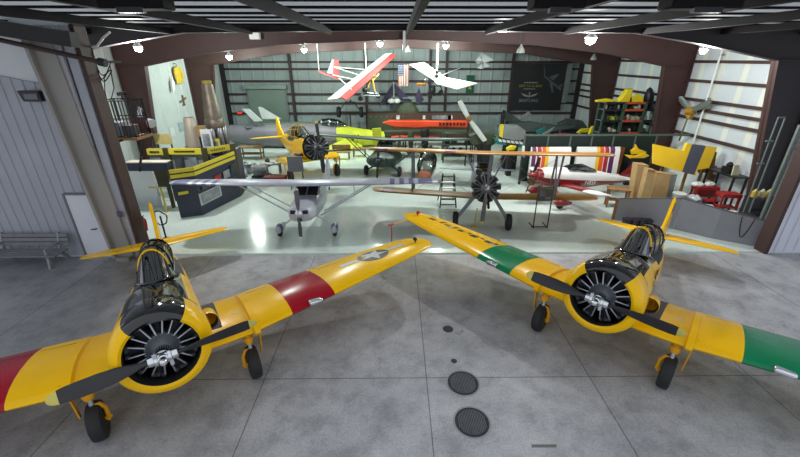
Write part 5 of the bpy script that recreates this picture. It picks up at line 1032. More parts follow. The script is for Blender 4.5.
# striped wings standing against the fence
YS = 19.0; cols = {'p': mat('stripe_purple', '#5A2357', .4), 'r': mat('stripe_red', '#9A2A2E', .4), 'o': mat('stripe_orange', '#D0521E', .4), 'y': mat('stripe_yellow', '#D8B526', .4), 'w': white}
def striped(label, x0, x1, seq, zt_, zb_):
    t = thing('striped_wing', label, 'wing', (AY(x0, 155, YS).x, YS, 0)); W2 = AY(x1, 155, YS).x - AY(x0, 155, YS).x; m = MB(); names = list(cols); tot = sum(w for _, w in seq); u = 0
    R_ = lambda x, th: [(x, -.02, .3), (x, -.07, .6), (x, -.05 + .3 * .3, zt_ - .15), (x, .16, zt_), (x, .2, zt_ - .15), (x, .12, .6), (x, .06, .3)]
    rings = [R_(0, 0)]; ids = []
    for c, w in seq: u += w; rings.append(R_(W2 * u / tot, 0)); ids.append(names.index(c))
    m.loft(rings, True, True, lambda i, j: ids[i]); m.build('wing_skin', [cols[n] for n in names], t)
    for x in (.2, W2 - .2): MB().box((x, .05, .15), (.2, .5, .3)).build('cradle', wood, t)
    return t, W2
zt_ = AY(550, 147.5, YS).z
striped('white striped wing standing against the dark fence, nearer the banner', 531, 571, [('w', 1), ('p', 4), ('w', 1), ('r', 4), ('w', .6), ('o', 3.5), ('y', 3), ('w', 21)], zt_, 1)
t, W2 = striped('white striped wing with brown end rib standing against the dark fence', 577, 620, [('w', 19), ('y', 3), ('o', 4), ('w', .6), ('r', 4), ('w', 1), ('p', 4.5), ('w', 5)], zt_, 1)
m = MB().prism([(W2 + .0, -.06, .3), (W2 + .22, .1, .3), (W2 + .3, .2, zt_ - .05), (W2 + .05, .2, zt_), (W2, -.0, .8)], (0, .06, 0)); m.build('end_rib', mat('rib_brown', '#7A4422', .6), t)
# storage racks behind the fence
def rack(label, x0, x1, Y, ztop, levels, mu, mbm, d=.7):
    t = thing('storage_rack', label, 'rack', (x0, Y, 0)); w_ = x1 - x0
    for x in (0, w_):
        for y in (0, d): MB().box((x, y, ztop / 2), (.07, .07, ztop)).build('upright', mu, t)
    MB().box((w_ / 2, d + .02, ztop / 2 - .05), (w_, .03, ztop - .1)).build('back_panel', mat('rack_back', '#2A2E2F', .6, 0, .2, 3), t)
    for z in levels:
        MB().box((w_ / 2, d / 2, z), (w_, d, .04)).build('shelf', greysteel, t); MB().box((w_ / 2, -.02, z), (w_, .05, .12)).build('shelf_beam', mbm, t)
    return t
YR = 22.6; rg = mat('rack_green', '#3F5A4C', .5, .1, .1, 3); ro = mat('rack_orange', '#B0502A', .5, 0, .1, 3)
ztp = AY(630, 102, YR).z; lv = [.15] + [AY(632, y, YR).z for y in (133, 121, 110, 103)]
RX = [AY(603, 115, YR).x, AY(623, 115, YR).x, AY(644, 115, YR).x, min(AY(657, 115, YR).x, XR - .25)]
racks = [rack('dark left storage rack behind the fence full of black parts', RX[0], RX[1] - .08, YR, ztp, lv, rg, darkmetal), rack('storage rack with orange shelf beams behind the dark fence', RX[1] + .02, RX[2] - .08, YR, ztp, lv, rg, ro), rack('narrow right storage rack beside the brown frame column', RX[2] + .02, RX[3], YR, ztp, lv, rg, darkmetal)]
cc = [mat('part_black', '#1F2123', .5, .2), mat('part_grey', '#6A6E70', .5, .3), mat('part_red', '#7E2420', .5), mat('part_pale', '#A9A596', .6), mat('part_olive', '#4A4F38', .6), mat('part_lime', '#A8B32A', .5)]
cn = ['black', 'grey', 'red', 'pale', 'olive', 'lime']; ln = ['lowest', 'second', 'third', 'fourth', 'top']; rn = ['dark left', 'orange-beamed', 'narrow right']
random.seed(3); PN = ['leftmost', 'second', 'third', 'rightmost']
for r in range(3):
    for li in range(1, 4):
        nn = (4, 4, 2)[r]; w_ = RX[r + 1] - RX[r] - .2
        for k in range(nn):
            c = random.choice([0, 0, 1, 4, 3] if r != 1 else [0, 1, 2, 3, 3]) if not (r == 0 and li == 2 and k == 2) else 5; x = RX[r] + .1 + w_ * (k + .5) / nn; h_ = random.uniform(.18, .36); b_w = w_ / nn * .8
            m = MB()
            if (k + li) % 3 == 0: m.lathe([(0, b_w * .35), (h_ * .2, b_w * .48), (h_ * .8, b_w * .45), (h_, b_w * .25)], (x, YR + .3, lv[li] + .021), (0, 0, 1), 12)
            elif (k + li) % 3 == 1: m.prism([(x - b_w / 2, YR + .1, lv[li] + .021), (x + b_w / 2, YR + .1, lv[li] + .021), (x + b_w * .3, YR + .1, lv[li] + h_), (x - b_w * .4, YR + .1, lv[li] + h_ * .9)], (0, .4, 0))
            else: m.box((x, YR + .3, lv[li] + .021 + h_ * .35), (b_w, .4, h_ * .7)).box((x, YR + .3, lv[li] + .021 + h_ * .75), (b_w * .6, .3, h_ * .14))
            pos = PN[k] if nn == 4 else ('left', 'right')[k]
            tag(m.build('stored_part', cc[c], bevel=.015), '%s aircraft part, %s on the %s shelf of the %s rack' % (cn[c], pos, ln[li], rn[r]), 'part', 'parts on the storage racks')
# yellow items and nose cone on top of the racks
def topz(): return lv[4] + .022
p = AY(627, 100, YR); tag(MB().prism([(p.x - .45, YR + .1, topz()), (p.x + .25, YR + .1, topz()), (p.x + .3, YR + .1, topz() + .75), (p.x + .0, YR + .1, topz() + .7), (p.x - .2, YR + .1, topz() + .35)], (0, .4, 0)).build('fairing', mat('lemon_paint', '#E3CE28'), bevel=.05), 'tall lemon yellow fairing on top of the orange-beamed rack', 'fairing')
p = AY(638.5, 100, YR); tag(MB().prism([(p.x - .3, YR + .05, topz()), (p.x + .35, YR + .05, topz()), (p.x + .3, YR + .05, topz() + .3), (p.x - .1, YR + .05, topz() + .5), (p.x - .35, YR + .05, topz() + .3)], (0, .08, 0)).build('fairing', mat('lemon_paint', '#E3CE28'), bevel=.03), 'broad lemon yellow fairing beside the tall one on the rack', 'fairing')
p = AY(638, 104, YR - .2); tag(MB().lathe([(0, .2), (.12, .26), (.2, .2), (.25, .05)], (p.x, YR + .42, topz()), (0, 0, 1), 12).build('spinner', cc[2]), 'dark red cap behind the broad lemon fairing on the rack', 'cap')
p = AY(608, 101, YR); t = thing('fairing', 'flat lemon yellow fairing on top of the dark left rack', 'fairing', (p.x, YR + .3, topz())); MB().prism([(-.5, 0, 0), (.55, 0, 0), (.5, 0, .14), (.1, 0, .2), (-.5, 0, .1)], (0, .25, 0)).build('shell', mat('lemon_paint', '#E3CE28'), t, bevel=.03)
p = AY(651, 105, YR); t = thing('nose_cone', 'dark grey rounded nose cone standing on the narrow right rack', 'nose cone', ((RX[2] + RX[3]) / 2 + .02, YR + .35, topz())); MB().lathe([(0, .24), (.15, .27), (.45, .24), (.7, .14), (.8, .03)], (0, 0, 0), (-.15, 0, 1), 18).build('shell', darkmetal, t); MB().lathe([(0, .26), (.05, .28), (.06, .2)], (0, 0, -.0), (-.15, 0, 1), 18).build('rim', steel, t)
# grey salvage pieces at the back, middle right
salv = [mat('salvage_grey', '#8B9391', .5, .3, .12, 2), mat('salvage_dark', '#555E5E', .5, .3, .15, 2), mat('salvage_teal', '#1F7A72', .5, 0, .1, 2)]
def heap(name, label, cat, pts, Y, th, m, extra=None):
    P = [AY(x, y, Y) for x, y in pts]; o = Vector((sum(p.x for p in P) / len(P), Y, 0)); t = thing(name, label, cat, o); MB().prism([p - o for p in P], (0, th, 0)).build('skin', m, t, bevel=.03)
    zlow = min(p.z for p in P); w_ = max(p.x for p in P) - min(p.x for p in P)
    MB().box((0, th / 2, zlow / 2 + .05), (w_ * .5, th + .05, zlow + .1)).build('rack_base', matblack, t); return t, o
heap('salvage_wing', 'grey wing panel tilted steeply in the salvage heap under the banner', 'wing', [(503, 108), (508, 112), (526, 124), (520, 128), (506, 121)], 30.0, .3, salv[1])
heap('salvage_wing', 'pale square panel standing in the salvage heap below the banner lettering', 'panel', [(521, 118), (529, 111.5), (532, 115), (525, 123)], 29.5, .2, salv[0])
heap('salvage_fuselage', 'long grey tail boom lying across the salvage heap', 'fuselage', [(498, 126), (530, 122), (560, 126), (575, 124), (576, 128), (545, 133), (500, 132)], 28.0, .5, salv[1])
t, o = heap('tank_nacelle', 'rounded silver nacelle with yellow edge and teal underside', 'nacelle', [(503, 126), (520, 126.5), (526, 131), (525, 138), (519, 142), (502, 138), (501, 131)], 22.0, .7, salv[0])
MB().prism([AY(x, y, 21.95) - o for x, y in ((501.5, 125), (504, 125), (502.5, 138), (500.5, 137))], (0, .3, 0)).build('yellow_edge', mat('lemon_paint', '#E3CE28'), t)
m = MB()
for k in range(6): x, y = 498 + k * 4.2, 140 + k * .5; m.prism([AY(x, y - 1, 21.9) - o, AY(x + 3, y - .5, 21.9) - o, AY(x + 4.5, y + 2, 21.9) - o, AY(x + 1.2, y + 1.8, 21.9) - o], (0, .05, 0))
m.build('white_teeth', white, t, label='row of white slanted marks along the underside'); MB().prism([AY(x, y, 22.0) - o for x, y in ((495, 139), (528, 144), (526, 148), (497, 144))], (0, .5, 0)).build('teal_underside', salv[2], t)
heap('teal_panel', 'teal pointed panel standing up in the salvage heap', 'panel', [(536, 131), (546, 126.5), (545, 134), (538, 135)], 26.5, .15, salv[2])
heap('salvage_wing', 'grey pointed wing tip right of the teal panel', 'wing', [(543, 134), (555, 127), (552, 131), (546, 136)], 26, .2, salv[0])
heap('yellow_fairing_sheet', 'lemon yellow bent panel lying at the right of the salvage heap', 'panel', [(577, 133), (582, 129), (594, 128), (590, 131), (584, 134)], 25.5, .2, paleyellow)
heap('yellow_fairing_sheet', 'lemon yellow upright panel end next to the left storage rack', 'panel', [(589, 134), (592, 127), (594, 126), (592, 135)], 24.2, .2, paleyellow)
heap('yellow_fairing_sheet', 'lemon yellow cover lying below the silver nacelle', 'panel', [(507, 149), (512, 146), (517, 146.5), (514, 151), (508, 152)], 20.6, .3, paleyellow)
heap('red_wing_flap', 'long thin red panel on top of the dark fence heap', 'panel', [(555, 134), (566, 133), (575, 134.5), (574, 136), (556, 136)], 24.6, .2, redpaint)
heap('salvage_fuselage', 'dark salvage fuselage section right of the grey tail boom', 'fuselage', [(560, 124), (570, 119), (583, 121), (588, 128), (572, 131), (561, 129)], 28.6, .6, salv[1])
heap('grey_engine_cowl', 'grey hooked cowl ring standing at the left of the salvage heap', 'cowl', [(501, 112), (502, 108), (505, 107), (507, 109), (506.5, 113), (505.5, 110), (503.5, 109.5), (502.5, 112)], 29.4, .3, salv[0])
heap('white_post', 'white upright board at the left end of the dark fence', 'board', [(522.5, 146), (525, 146), (524.5, 158), (522, 158)], 19.0, .1, white)
q = AY(488, 143, 22.4)
heap('salvage_fuselage', 'dark green machinery cowling under the white propeller blades', 'cowling', [(470, 136), (480, 133), (494, 134), (499, 141), (492, 146), (472, 145)], 22.6, .7, olive)
# yellow and grey wing panel
YW = 16.8; t = thing('wing_panel', 'big yellow wing panel with a grey band propped upright on the right', 'wing', (0, 0, 0)); th_ = .16; gm = mat('band_slate', '#4A4C5A', .5, 0, .08, 3); yw = mat('panel_yellow', '#E0B81C', .45, 0, .06, 2)
def pz(pts, m, nm, dy=0): P = [AY(x, y, YW + (165 - y) * .012 + dy) for x, y in pts]; return MB().prism(P, (0, th_, 0)).build(nm, m, t)
pz([(654.5, 144.5), (684, 151), (687.5, 143), (692, 144.5), (682, 172), (654, 164)], yw, 'yellow_skin'); pz([(692, 144.5), (706, 146), (694, 175), (682, 172)], gm, 'grey_band'); pz([(706, 146), (717, 147.5), (709, 168), (697, 170), (696, 176), (694, 175)], yw, 'yellow_skin')
for x in (662, 688, 703): p = AY(x, 170, YW + .1); MB().bar((p.x, YW + .15, 0), (p.x, YW + .15, p.z + .1), .09).build('support_leg', wood, t)
m = MB(); pp = [AY(x, y, YW + .45) for x, y in ((713, 152), (717, 152), (712, 180), (708, 180))]; m.prism(pp, (0, .1, 0)); pq = [AY(x, y, YW + .3) for x, y in ((699, 167), (717, 166), (717, 172), (699, 173))]; m.prism(pq, (0, .1, 0)); m.build('wooden_rack', wood, t)
MB().bar((AY(713, 178, YW + .5).x, YW + .5, 0), (AY(713, 178, YW + .5).x, YW + .5, 1.0), .1).build('support_leg', wood, t)
# yellow bent fairings left of it
for pts, Y, lb in ((((631, 151), (635, 148), (636, 144), (639, 149), (647, 152), (644, 156), (632, 155)), 19.08, 'topmost yellow bent fairing left of the big yellow panel'), (((625, 155), (636, 156), (645, 153), (650, 156), (640, 160), (630, 159)), 18.82, 'lower yellow bent fairing left of the big yellow panel')):
    heap('yellow_fairing', lb, 'fairing', pts, Y, .14, yw)
# white tail surface and trestle
table('wooden_trestle', 'brown wooden trestle between the sport airplane tail and the cardboard boxes', 'trestle', (AY(618, 182, 15.9).x, 15.7, 0), .9, .5, .85, wood, -.3, True)
# cardboard boxes and surroundings
def cbox(label, pts, Y, m=card, d=.4, name='cardboard_box', cat='box'):
    P = [AY(x, y, Y) for x, y in pts]; lo = min(p.z for p in P); P = [Vector((p.x, Y + max(0, p.z) * .18, (0 if i < 2 else max(.0, p.z)))) for i, p in enumerate(P)]
    t = thing(name, label, cat, (P[0].x, Y, 0)); o = Vector((P[0].x, Y, 0)); MB().prism([p - o for p in P], (0, d, 0)).build('carton', m, t); c = (P[0] + P[2]) / 2 - o; MB().prism([P[-1] - o + Vector((.0, -.012, -.12)), P[-2] - o + Vector((0, -.012, -.12)), P[-2] - o + Vector((0, -.004, -.02)), P[-1] - o + Vector((0, -.004, -.02))], (0, .006, 0)).build('tape_strip', wood, t)
    return t
cbox('tall cardboard box leaning at the left of the box group', [(635, 195), (644, 195.5), (653, 167), (642, 166)], 16.0)
cbox('narrow cardboard box between the tall leaning box and the wide one', [(646, 190), (655, 192), (660, 172), (653, 171)], 15.3, card, .3)
cbox('wide cardboard box at the right of the box group', [(653, 196), (668, 198), (675, 176), (661, 174)], 15.9)
cbox('grey carton pressed against the wide cardboard box', [(669, 197), (674, 196), (681, 176), (675, 176)], 16.0, mat('grey_carton', '#7F7F7A', .7), .35)
g_ = G(648, 194); t = thing('black_stand', 'black folding stand in front of the cardboard boxes', 'stand', (g_.x, g_.y + .1, 0))
for a_, b2_ in (((-.35, 0, 0), (.2, .0, 1.1)), ((.3, 0, 0), (-.1, 0, 1.1)), ((0, .4, 0), (.05, 0, 1.1))): MB().cyl(a_, b2_, .03, 8).build('leg', matblack, t)
MB().box((.05, 0, 1.12), (.4, .1, .08)).build('clamp', matblack, t); MB().box((.0, .0, .06), (.9, .5, .06)).build('base', matblack, t)
for k, (px, py, r_, h_, lb, m_) in enumerate(((682, 196, .26, .6, 'pale grey plastic tub at the left behind the partition', mat('tub_grey', '#A9B0AC', .5)), (686, 201, .27, .36, 'slate plastic drum with white label, middle of the tubs', bluegrey), (704, 204, .3, .36, 'slate plastic drum with crumpled white sheet on it', bluegrey))):
    g_ = Vector((*((12.42, 15.72), (12.3, 15.08), (12.95, 15.5))[k], 0)); t = thing('plastic_tub', lb, 'tub', (g_.x, g_.y, 0)); MB().lathe([(0, r_ * .85), (h_ * .9, r_), (h_ * .92, r_ * 1.08), (h_, r_ * 1.08), (h_, r_ * .95)], (0, 0, 0), (0, 0, 1), 18).build('body', m_, t); MB().lathe([(h_, .02), (h_ + .02, r_ * 1.0), (h_ - .01, r_ * 1.0)], (0, 0, 0), (0, 0, 1), 18).build('lid', white if k == 0 else mat('lid_pale', '#9A9FA6', .5), t)
    if k: MB().box((0, -r_ * 1.0, h_ * .5), (.22, .06, .16)).build('label_sticker', white, t)
g_ = Vector((12.95, 15.5, 0)); m = MB(); m.loft([[(g_.x + r_ * (1 + .12 * sin(3 * q)) * cos(q), g_.y + r_ * sin(q), .381 + z + .03 * sin(4 * q)) for q in [2 * pi * i / 14 for i in range(14)]] for r_, z in ((.24, .03), (.27, .09), (.2, .17), (.06, .21))]); tag(m.build('plastic_sheet', mat('sheet_clear', '#B7BCC0', .3)), 'crumpled pale plastic sheet on the rightmost slate drum', 'sheet')
def cart(label, px, py, w_, d_, h_, rz=0):
    g_ = G(px, py) if py < 206 else Vector((14.0, 14.75, 0)); t = thing('tool_cart', label, 'cart', (g_.x, g_.y + .3, 0), (0, 0, rz)); MB().box((0, 0, h_ - .08), (w_, d_, .16)).build('tray', redpaint, t, bevel=.02)
    for x in (-1, 1):
        for y in (-1, 1): MB().box((x * (w_ / 2 - .05), y * (d_ / 2 - .05), h_ / 2 - .08), (.06, .06, h_ - .16)).build('leg', redpaint, t)
    MB().box((0, 0, .25), (w_ - .1, d_ - .1, .05)).build('shelf', redpaint, t); return t, g_
t, g_ = cart('red tool cart loaded with white cloths beside the yellow wing panel', 706, 203, 1.0, .45, .72, -.05); MB().box((0, -.2, .47), (.9, .12, .26)).build('drawer', mat('dark_red', '#6E1518', .4), t)
for k, (dx, r_, lb) in enumerate(((-.4, .26, 'white crumpled cloth at the left end of the red tool cart'), (.15, .22, 'white crumpled cloth in the middle of the red tool cart'))):
    m = MB(); m.loft([[(g_.x + dx + r_ * (1 + .15 * sin(3 * q + k)) * cos(q), g_.y + .3 + r_ * .7 * sin(q), .725 + z + .02 * sin(5 * q)) for q in [2 * pi * i / 14 for i in range(14)]] for r_, z in ((r_, .02), (r_ * 1.05, .08), (r_ * .7, .15), (r_ * .2, .18))]); tag(m.build('cloth', white), lb, 'cloth')
cart('red tool cart standing alone against the white right wall', 737, 207, .75, .5, .85, -.15)
g_ = G(726, 196); t = thing('step_stool', 'yellow step stool between the two red carts', 'stool', (g_.x, g_.y + .2, 0))
for x in (-.2, .2): MB().bar((x, 0, 0), (x * .6, .3, .6), .05).bar((x, .55, 0), (x * .6, .3, .6), .05).build('leg', mat('stool_yellow', '#A8842A', .5), t)
MB().box((0, .3, .61), (.4, .25, .04)).build('step', mat('stool_yellow', '#A8842A'), t)
p = AX(727, 170, XR - .6); g_ = p; table('workbench', 'dark workbench along the white right wall behind the red cart', 'bench', (XR - .55, p.y, 0), .7, 1.6, max(.6, p.z - .1), darkmetal)
hb = max(.6, p.z - .1); m = MB().prism([(XR - .75, p.y - .5, hb), (XR - .45, p.y - .5, hb), (XR - .5, p.y - .4, hb + .42), (XR - .7, p.y - .4, hb + .42)], (0, .06, 0)); tag(m.build('sign_card', mat('card_cream', '#B9B79A', .7)), 'cream card leaning on the dark wall bench', 'card')
tag(MB().box((XR - .5, p.y + .05, hb + .12), (.3, .4, .24)).lathe([(0, .12), (.1, .14), (.2, .05)], (XR - .5, p.y + .05, hb + .24), (0, 0, 1), 12).build('bench_grinder', darkmetal), 'dark machine on the wall bench beside the cream card', 'machine')
# floor litter behind the partition
for k, (px, py, w_, d_, h_, mt, lb) in enumerate(((722, 207, .7, .4, .22, mat('board_pale', '#8FA59A', .6), 'pale green flat box behind the right partition'), (738, 212, .5, .35, .3, darkmetal, 'dark toolbox with red lid behind the right partition'), (745, 213, .35, .3, .32, white, 'white jug-sized box behind the dark supply shelf'), (712, 207, .45, .3, .16, white, 'small white tray left of the pale green box'), (692, 205, .35, .25, .2, orange, 'orange box just behind the partition corner'))):
    g_ = Vector((*((13.2, 14.6), (13.78, 15.6), (13.62, 14.16), (12.35, 14.5), (11.6, 14.7))[k], 0)); t = thing('storage_box', lb, 'box', (g_.x, g_.y, 0)); MB().box((0, 0, h_ / 2), (w_, d_, h_)).build('body', mt, t, bevel=.02); MB().box((0, 0, h_ + .015), (w_ + .02, d_ + .02, .03)).build('lid', redpaint if k == 1 else mt, t)
p = G(759, 232); t = thing('waste_bin', 'black waste bin beside the steel rack at the right', 'bin', (12.75, 12.72, 0)); MB().loft([ring(0, .2, .2, -.2, 0, 4)] ) if False else None
MB().prism([(-.22, -.22, 0), (.22, -.22, 0), (.28, -.28, .75), (-.28, -.28, .75)], (0, .5, 0)).build('body', matblack, t); MB().box((0, -.03, .77), (.62, .62, .05)).build('rim', darkmetal, t)
# tall steel racks at the far right
q = AY(776, 115, 12.9); rgm = mat('rack_greygreen', '#656F6A', .5, .2, .1, 3)
t = thing('tall_rack', 'tall thin grey rack standing beside the right front column', 'rack', (0, 0, 0))
for (x0_, y0_), (x1_, y1_) in (((781, 118), (755, 190)), ((788, 118), (761, 190))):
    a_, b2_ = AY(x0_, y0_, 13.2), AY(x1_, y1_, 13.2); MB().bar((b2_.x, 13.3, 0), (a_.x, 13.3, a_.z), .035).build('rail', rgm, t)
a_ = AY(781, 118, 13.2); b2_ = AY(788, 118, 13.2); MB().bar((a_.x, 13.3, a_.z), (b2_.x, 13.3, a_.z), .05).build('cross_bar', rgm, t)
for z in (a_.z - .8, a_.z - 1.6): MB().bar((a_.x - .12, 13.3, z), (b2_.x - .1, 13.3, z), .05).build('cross_bar', rgm, t)
t = thing('tall_rack', 'broad grey-green steel post rack just behind the right door jamb', 'rack', (0, 0, 0)); a_, b2_ = AY(795, 152, 12.3), AY(768, 219, 12.3); MB().bar((b2_.x, 12.3, 0), (b2_.x + .1, 12.3, a_.z), .2, .12).build('post', rgm, t); a3 = AY(775, 135, 12.5)
c1, c2 = AY(776, 136, 12.6), AY(798, 135, 12.6)
for z in (c1.z, c1.z - .35): MB().bar((b2_.x + .1, 12.35, z), (min(c2.x, 13.0), 12.35, z), .06).build('lattice_beam', rgm, t)
m = MB()
for k in range(4): x = b2_.x + .15 + k * .12; m.bar((x, 12.35, c1.z - .35), (x + .06, 12.35, c1.z), .02).bar((x + .06, 12.35, c1.z), (x + .12, 12.35, c1.z - .35), .02)
m.build('lattice_web', rgm, t)
MB().bar((min(c2.x, 12.95), 12.35, 0), (min(c2.x, 12.95), 12.35, c1.z + .4), .08).build('post', rgm, t)
g_ = G(762, 205); sy = 13.6; sx = AY(762, 195, sy).x; zs = AY(762, 197, sy).z; t = thing('supply_shelf', 'dark shelf with yellow cans by the right front column', 'shelf', (sx, sy, 0))
for x in (-.45, .45): MB().box((x, 0, zs / 2), (.06, .35, zs)).build('side', darkmetal, t)
for z in (.2, zs * .55, zs): MB().box((0, 0, z - .02), (.95, .4, .04)).build('shelf_board', darkmetal, t)
for k, (dx, c, lb) in enumerate(((-.3, '#C0A030', 'yellow can at the left on the dark supply shelf'), (-.02, '#A9A072', 'tan jug in the middle of the dark supply shelf'), (.26, '#B9A14A', 'ochre jug at the right on the dark supply shelf'))):
    t = thing('supply_can', lb, 'can', (sx + dx, sy, zs)); mm_ = mat('can%d' % k, c, .5); MB().lathe([(0, .1), (.22, .1), (.27, .05)], (0, 0, 0), (0, 0, 1), 12).build('body', mm_, t); MB().cyl((0, 0, .27), (0, 0, .31), .035, 10).build('cap', white, t)
# propeller mount on the right wall and pipe
p = AX(690, 111, XR - .45); t = thing('wall_propeller', 'grey-green three-blade propeller with yellow hub mounted on the right wall', 'propeller', (0, 0, 0)); gb = mat('blade_greygreen', '#66716B', .4, .3, .1, 3)
for (x, y, d) in ((679.5, 97, .3), (711, 102, -.3), (679, 141, .1)):
    e = AX(x, y, XR - .45 - .2 * (1 if d > .25 else 0)); dd = e - p; sd = dd.cross(Vector((1, 0, 0))).normalized() * (.17 if d != .1 else .05)
    MB().loft([[p + dd * u + sd * w_ * cos(q) + Vector((.04, 0, 0)) * sin(q) for q in [2 * pi * i / 10 for i in range(10)]] for u, w_ in ((0, .5), (.25, .8), (.6, 1), (.9, .9), (1, .3))]).build('blade', gb, t)
MB().lathe([(-.2, .2), (.1, .2), (.25, .1)], p, (-1, 0, 0), 12).build('hub', mat('hub_ochre', '#A97F26', .5), t); MB().bar(p + Vector((0, -.2, -.3)), p + Vector((0, .15, -.1)), .18).build('bracket', mat('hub_ochre', '#A97F26'), t); MB().bar(p, (XR, p.y, p.z), .12).build('mount_arm', darkmetal, t)
a_, b2_ = AX(721, 54, XR - .22), AX(693, 144, XR - .22); y_ = (a_.y + b2_.y) / 2; t = thing('downpipe', 'thin white vertical pipe on the right wall crossing the girts', 'pipe', (XR - .22, y_, 0)); MB().cyl((0, 0, 0), (0, 0, 6.5), .045, 10).build('pipe_body', white, t)
for z in (2.05, 4.25, 6.15): MB().box((.05, 0, z), (.14, .16, .06)).build('pipe_clip', steel, t)
# grey partition panels
pg_ = mat('partition_grey', '#85868D', .7, 0, .06, 3)
pa = [G(614, 220), G(673, 229), G(712, 238.5), G(771, 251)]; ph = [.9, 1.22, 1.1, .92]
lbs = ['grey partition panel with a wooden end left of the green-banded trainer fin', 'grey partition panel in the middle behind the green-banded trainer fin', 'grey partition panel with a hanging black cable at the right jamb']
pa[3] = G(761, 247.5)
for k in range(3):
    a_, b2_ = pa[k], pa[k + 1]; d = b2_ - a_; n = Vector((-d.y, d.x, 0)).normalized() * .07; t = thing('partition', lbs[k], 'partition', a_); q0, q1 = Vector((0, 0, 0)), d * .999
    MB().prism([q0, q1, q1 + Vector((0, 0, ph[k + 1])), q0 + Vector((0, 0, ph[k] if k else .9))], n).build('panel', pg_, t, bevel=.01)
    MB().prism([q0 + Vector((0, 0, ph[k] if k else .9)), q1 + Vector((0, 0, ph[k + 1])), q1 + Vector((0, 0, (ph[k + 1]) + .03)), q0 + Vector((0, 0, (ph[k] if k else .9) + .03))], n * 1.2).build('top_cap', mat('cap_grey', '#4A4C52', .6), t)
    if k == 0: MB().prism([q0 - d.normalized() * .1, q0, q0 + Vector((0, 0, .9)), q0 - d.normalized() * .1 + Vector((0, 0, .9))], n * 2).build('wooden_end', wood, t)
a_, b2_ = pa[2], pa[3]; d = (b2_ - a_); nn_ = Vector((d.y, -d.x, 0)).normalized() * .03; pts = []
for i in range(17):
    u = i / 16; pts.append(a_ + d * (.42 + .25 * u) + nn_ + Vector((0, 0, 1.0 - .75 * sin(pi * u) ** .8)))
tag(MB().tube(pts, .014, 6).build('hanging_cable', black), 'black cable looped over the right grey partition panel', 'cable')
# row of dark boxes
for k in range(4):
    g_ = G(625.5 + k * 7.2, 225.2 + .4 * k); t = thing('battery_box', '%s dark purple box in the row below the grey partition' % ('leftmost', 'second from left', 'third from left', 'rightmost')[k], 'box', (g_.x, g_.y, 0), group='dark boxes under the partition'); MB().box((0, 0, .13), (.22, .24, .26)).build('body', mat('box_purple', '#241C2E', .5), t, bevel=.02); MB().box((0, 0, .275), (.24, .26, .03)).build('lid', mat('box_purple', '#241C2E'), t); MB().tube([(-.05, 0, .28), (-.05, 0, .32), (.05, 0, .32), (.05, 0, .28)], .01, 6).build('handle', darkmetal, t)
# ================================================================== FLOOR MARKS OUTSIDE
lidm = mat('manhole_iron', '#33353A', .7, .3, .15, 8)
for (px, py, r_, lb) in ((463, 383, .31, 'round ribbed manhole cover farther from the camera'), (472, 422, .31, 'round ribbed manhole cover nearest the bottom edge')):
    g_ = G(px, py); t = thing('manhole_cover', lb, 'manhole cover', (g_.x, g_.y, 0)); MB().lathe([(-.02, r_), (.006, r_), (.007, r_ - .02), (.003, r_ - .03)], (0, 0, 0), (0, 0, 1), 40).build('cover', lidm, t)
    m = MB()
    for k in range(-9, 10):
        y = k * r_ / 10.5; w_ = sqrt(max(0, (r_ - .045) ** 2 - y * y)); m.box((y, 0, .009), (.013, 2 * w_, .012))
    m.build('ribs', mat('worn_iron', '#67696E', .6, .3, .2, 9), t); MB().lathe([(0, r_ + .035), (.003, r_ + .035), (.0035, r_), (0, r_)], (0, 0, 0), (0, 0, 1), 40, False).build('ring', mat('pale_ring', '#8E8F91', .8), t)
for px, py, r_, lb in ((448, 329, .11, 'small dark drain cover beyond the two manhole covers'), (454, 361, .05, 'tiny dark plug in the concrete beyond the manholes')):
    g_ = G(px, py); t = thing('drain_cover', lb, 'drain', (g_.x, g_.y, 0)); MB().lathe([(-.02, r_), (.006, r_), (.008, r_ - .015)], (0, 0, 0), (0, 0, 1), 24).build('lid', mat('drain_iron', '#2B2C30', .6, .3), t); MB().lathe([(0, r_ + .015), (.004, r_ + .015), (.004, r_)], (0, 0, 0), (0, 0, 1), 24, False).build('ring', lidm, t)
g_ = G(544, 446); tag(MB().box((g_.x, g_.y, .003), (.42, .05, .006)).build('metal_strip', mat('strip_metal', '#6D6C68', .6, .4)), 'short flat metal strip on the concrete at the bottom edge', 'strip')

# more loose pieces on the floor behind the partition
for k, (px, py, w_, d_, h_, c, lb) in enumerate(((700, 201, .3, .25, .3, '#C8C9C4', 'white carton between the pale green box and the rightmost slate drum'), (681, 191, .35, .3, .45, '#6E1518', 'dark red crate left of the pale grey tub'), (729, 209, .3, .2, .14, '#B04A38', 'small reddish box in front of the pale green box'), (744, 211, .4, .3, .2, '#4C4F55', 'grey box left of the brown box near the black waste bin'), (754, 214, .3, .3, .25, '#8A6238', 'brown box beside the black waste bin'))):
    g_ = Vector((*((13.25, 15.0), (11.5, 15.3), (12.95, 14.05), (12.2, 13.9), (12.4, 13.25))[k], 0)); t = thing('storage_box', lb, 'box', (g_.x, g_.y, 0), (0, 0, .3 * (k % 3 - 1))); mm_ = mat('loose_box%d' % k, c, .6, 0, .15, 5); MB().box((0, 0, h_ / 2), (w_, d_, h_)).build('body', mm_, t, bevel=.015); MB().box((0, 0, h_ + .01), (w_ + .015, d_ + .015, .02)).build('lid', mm_, t)
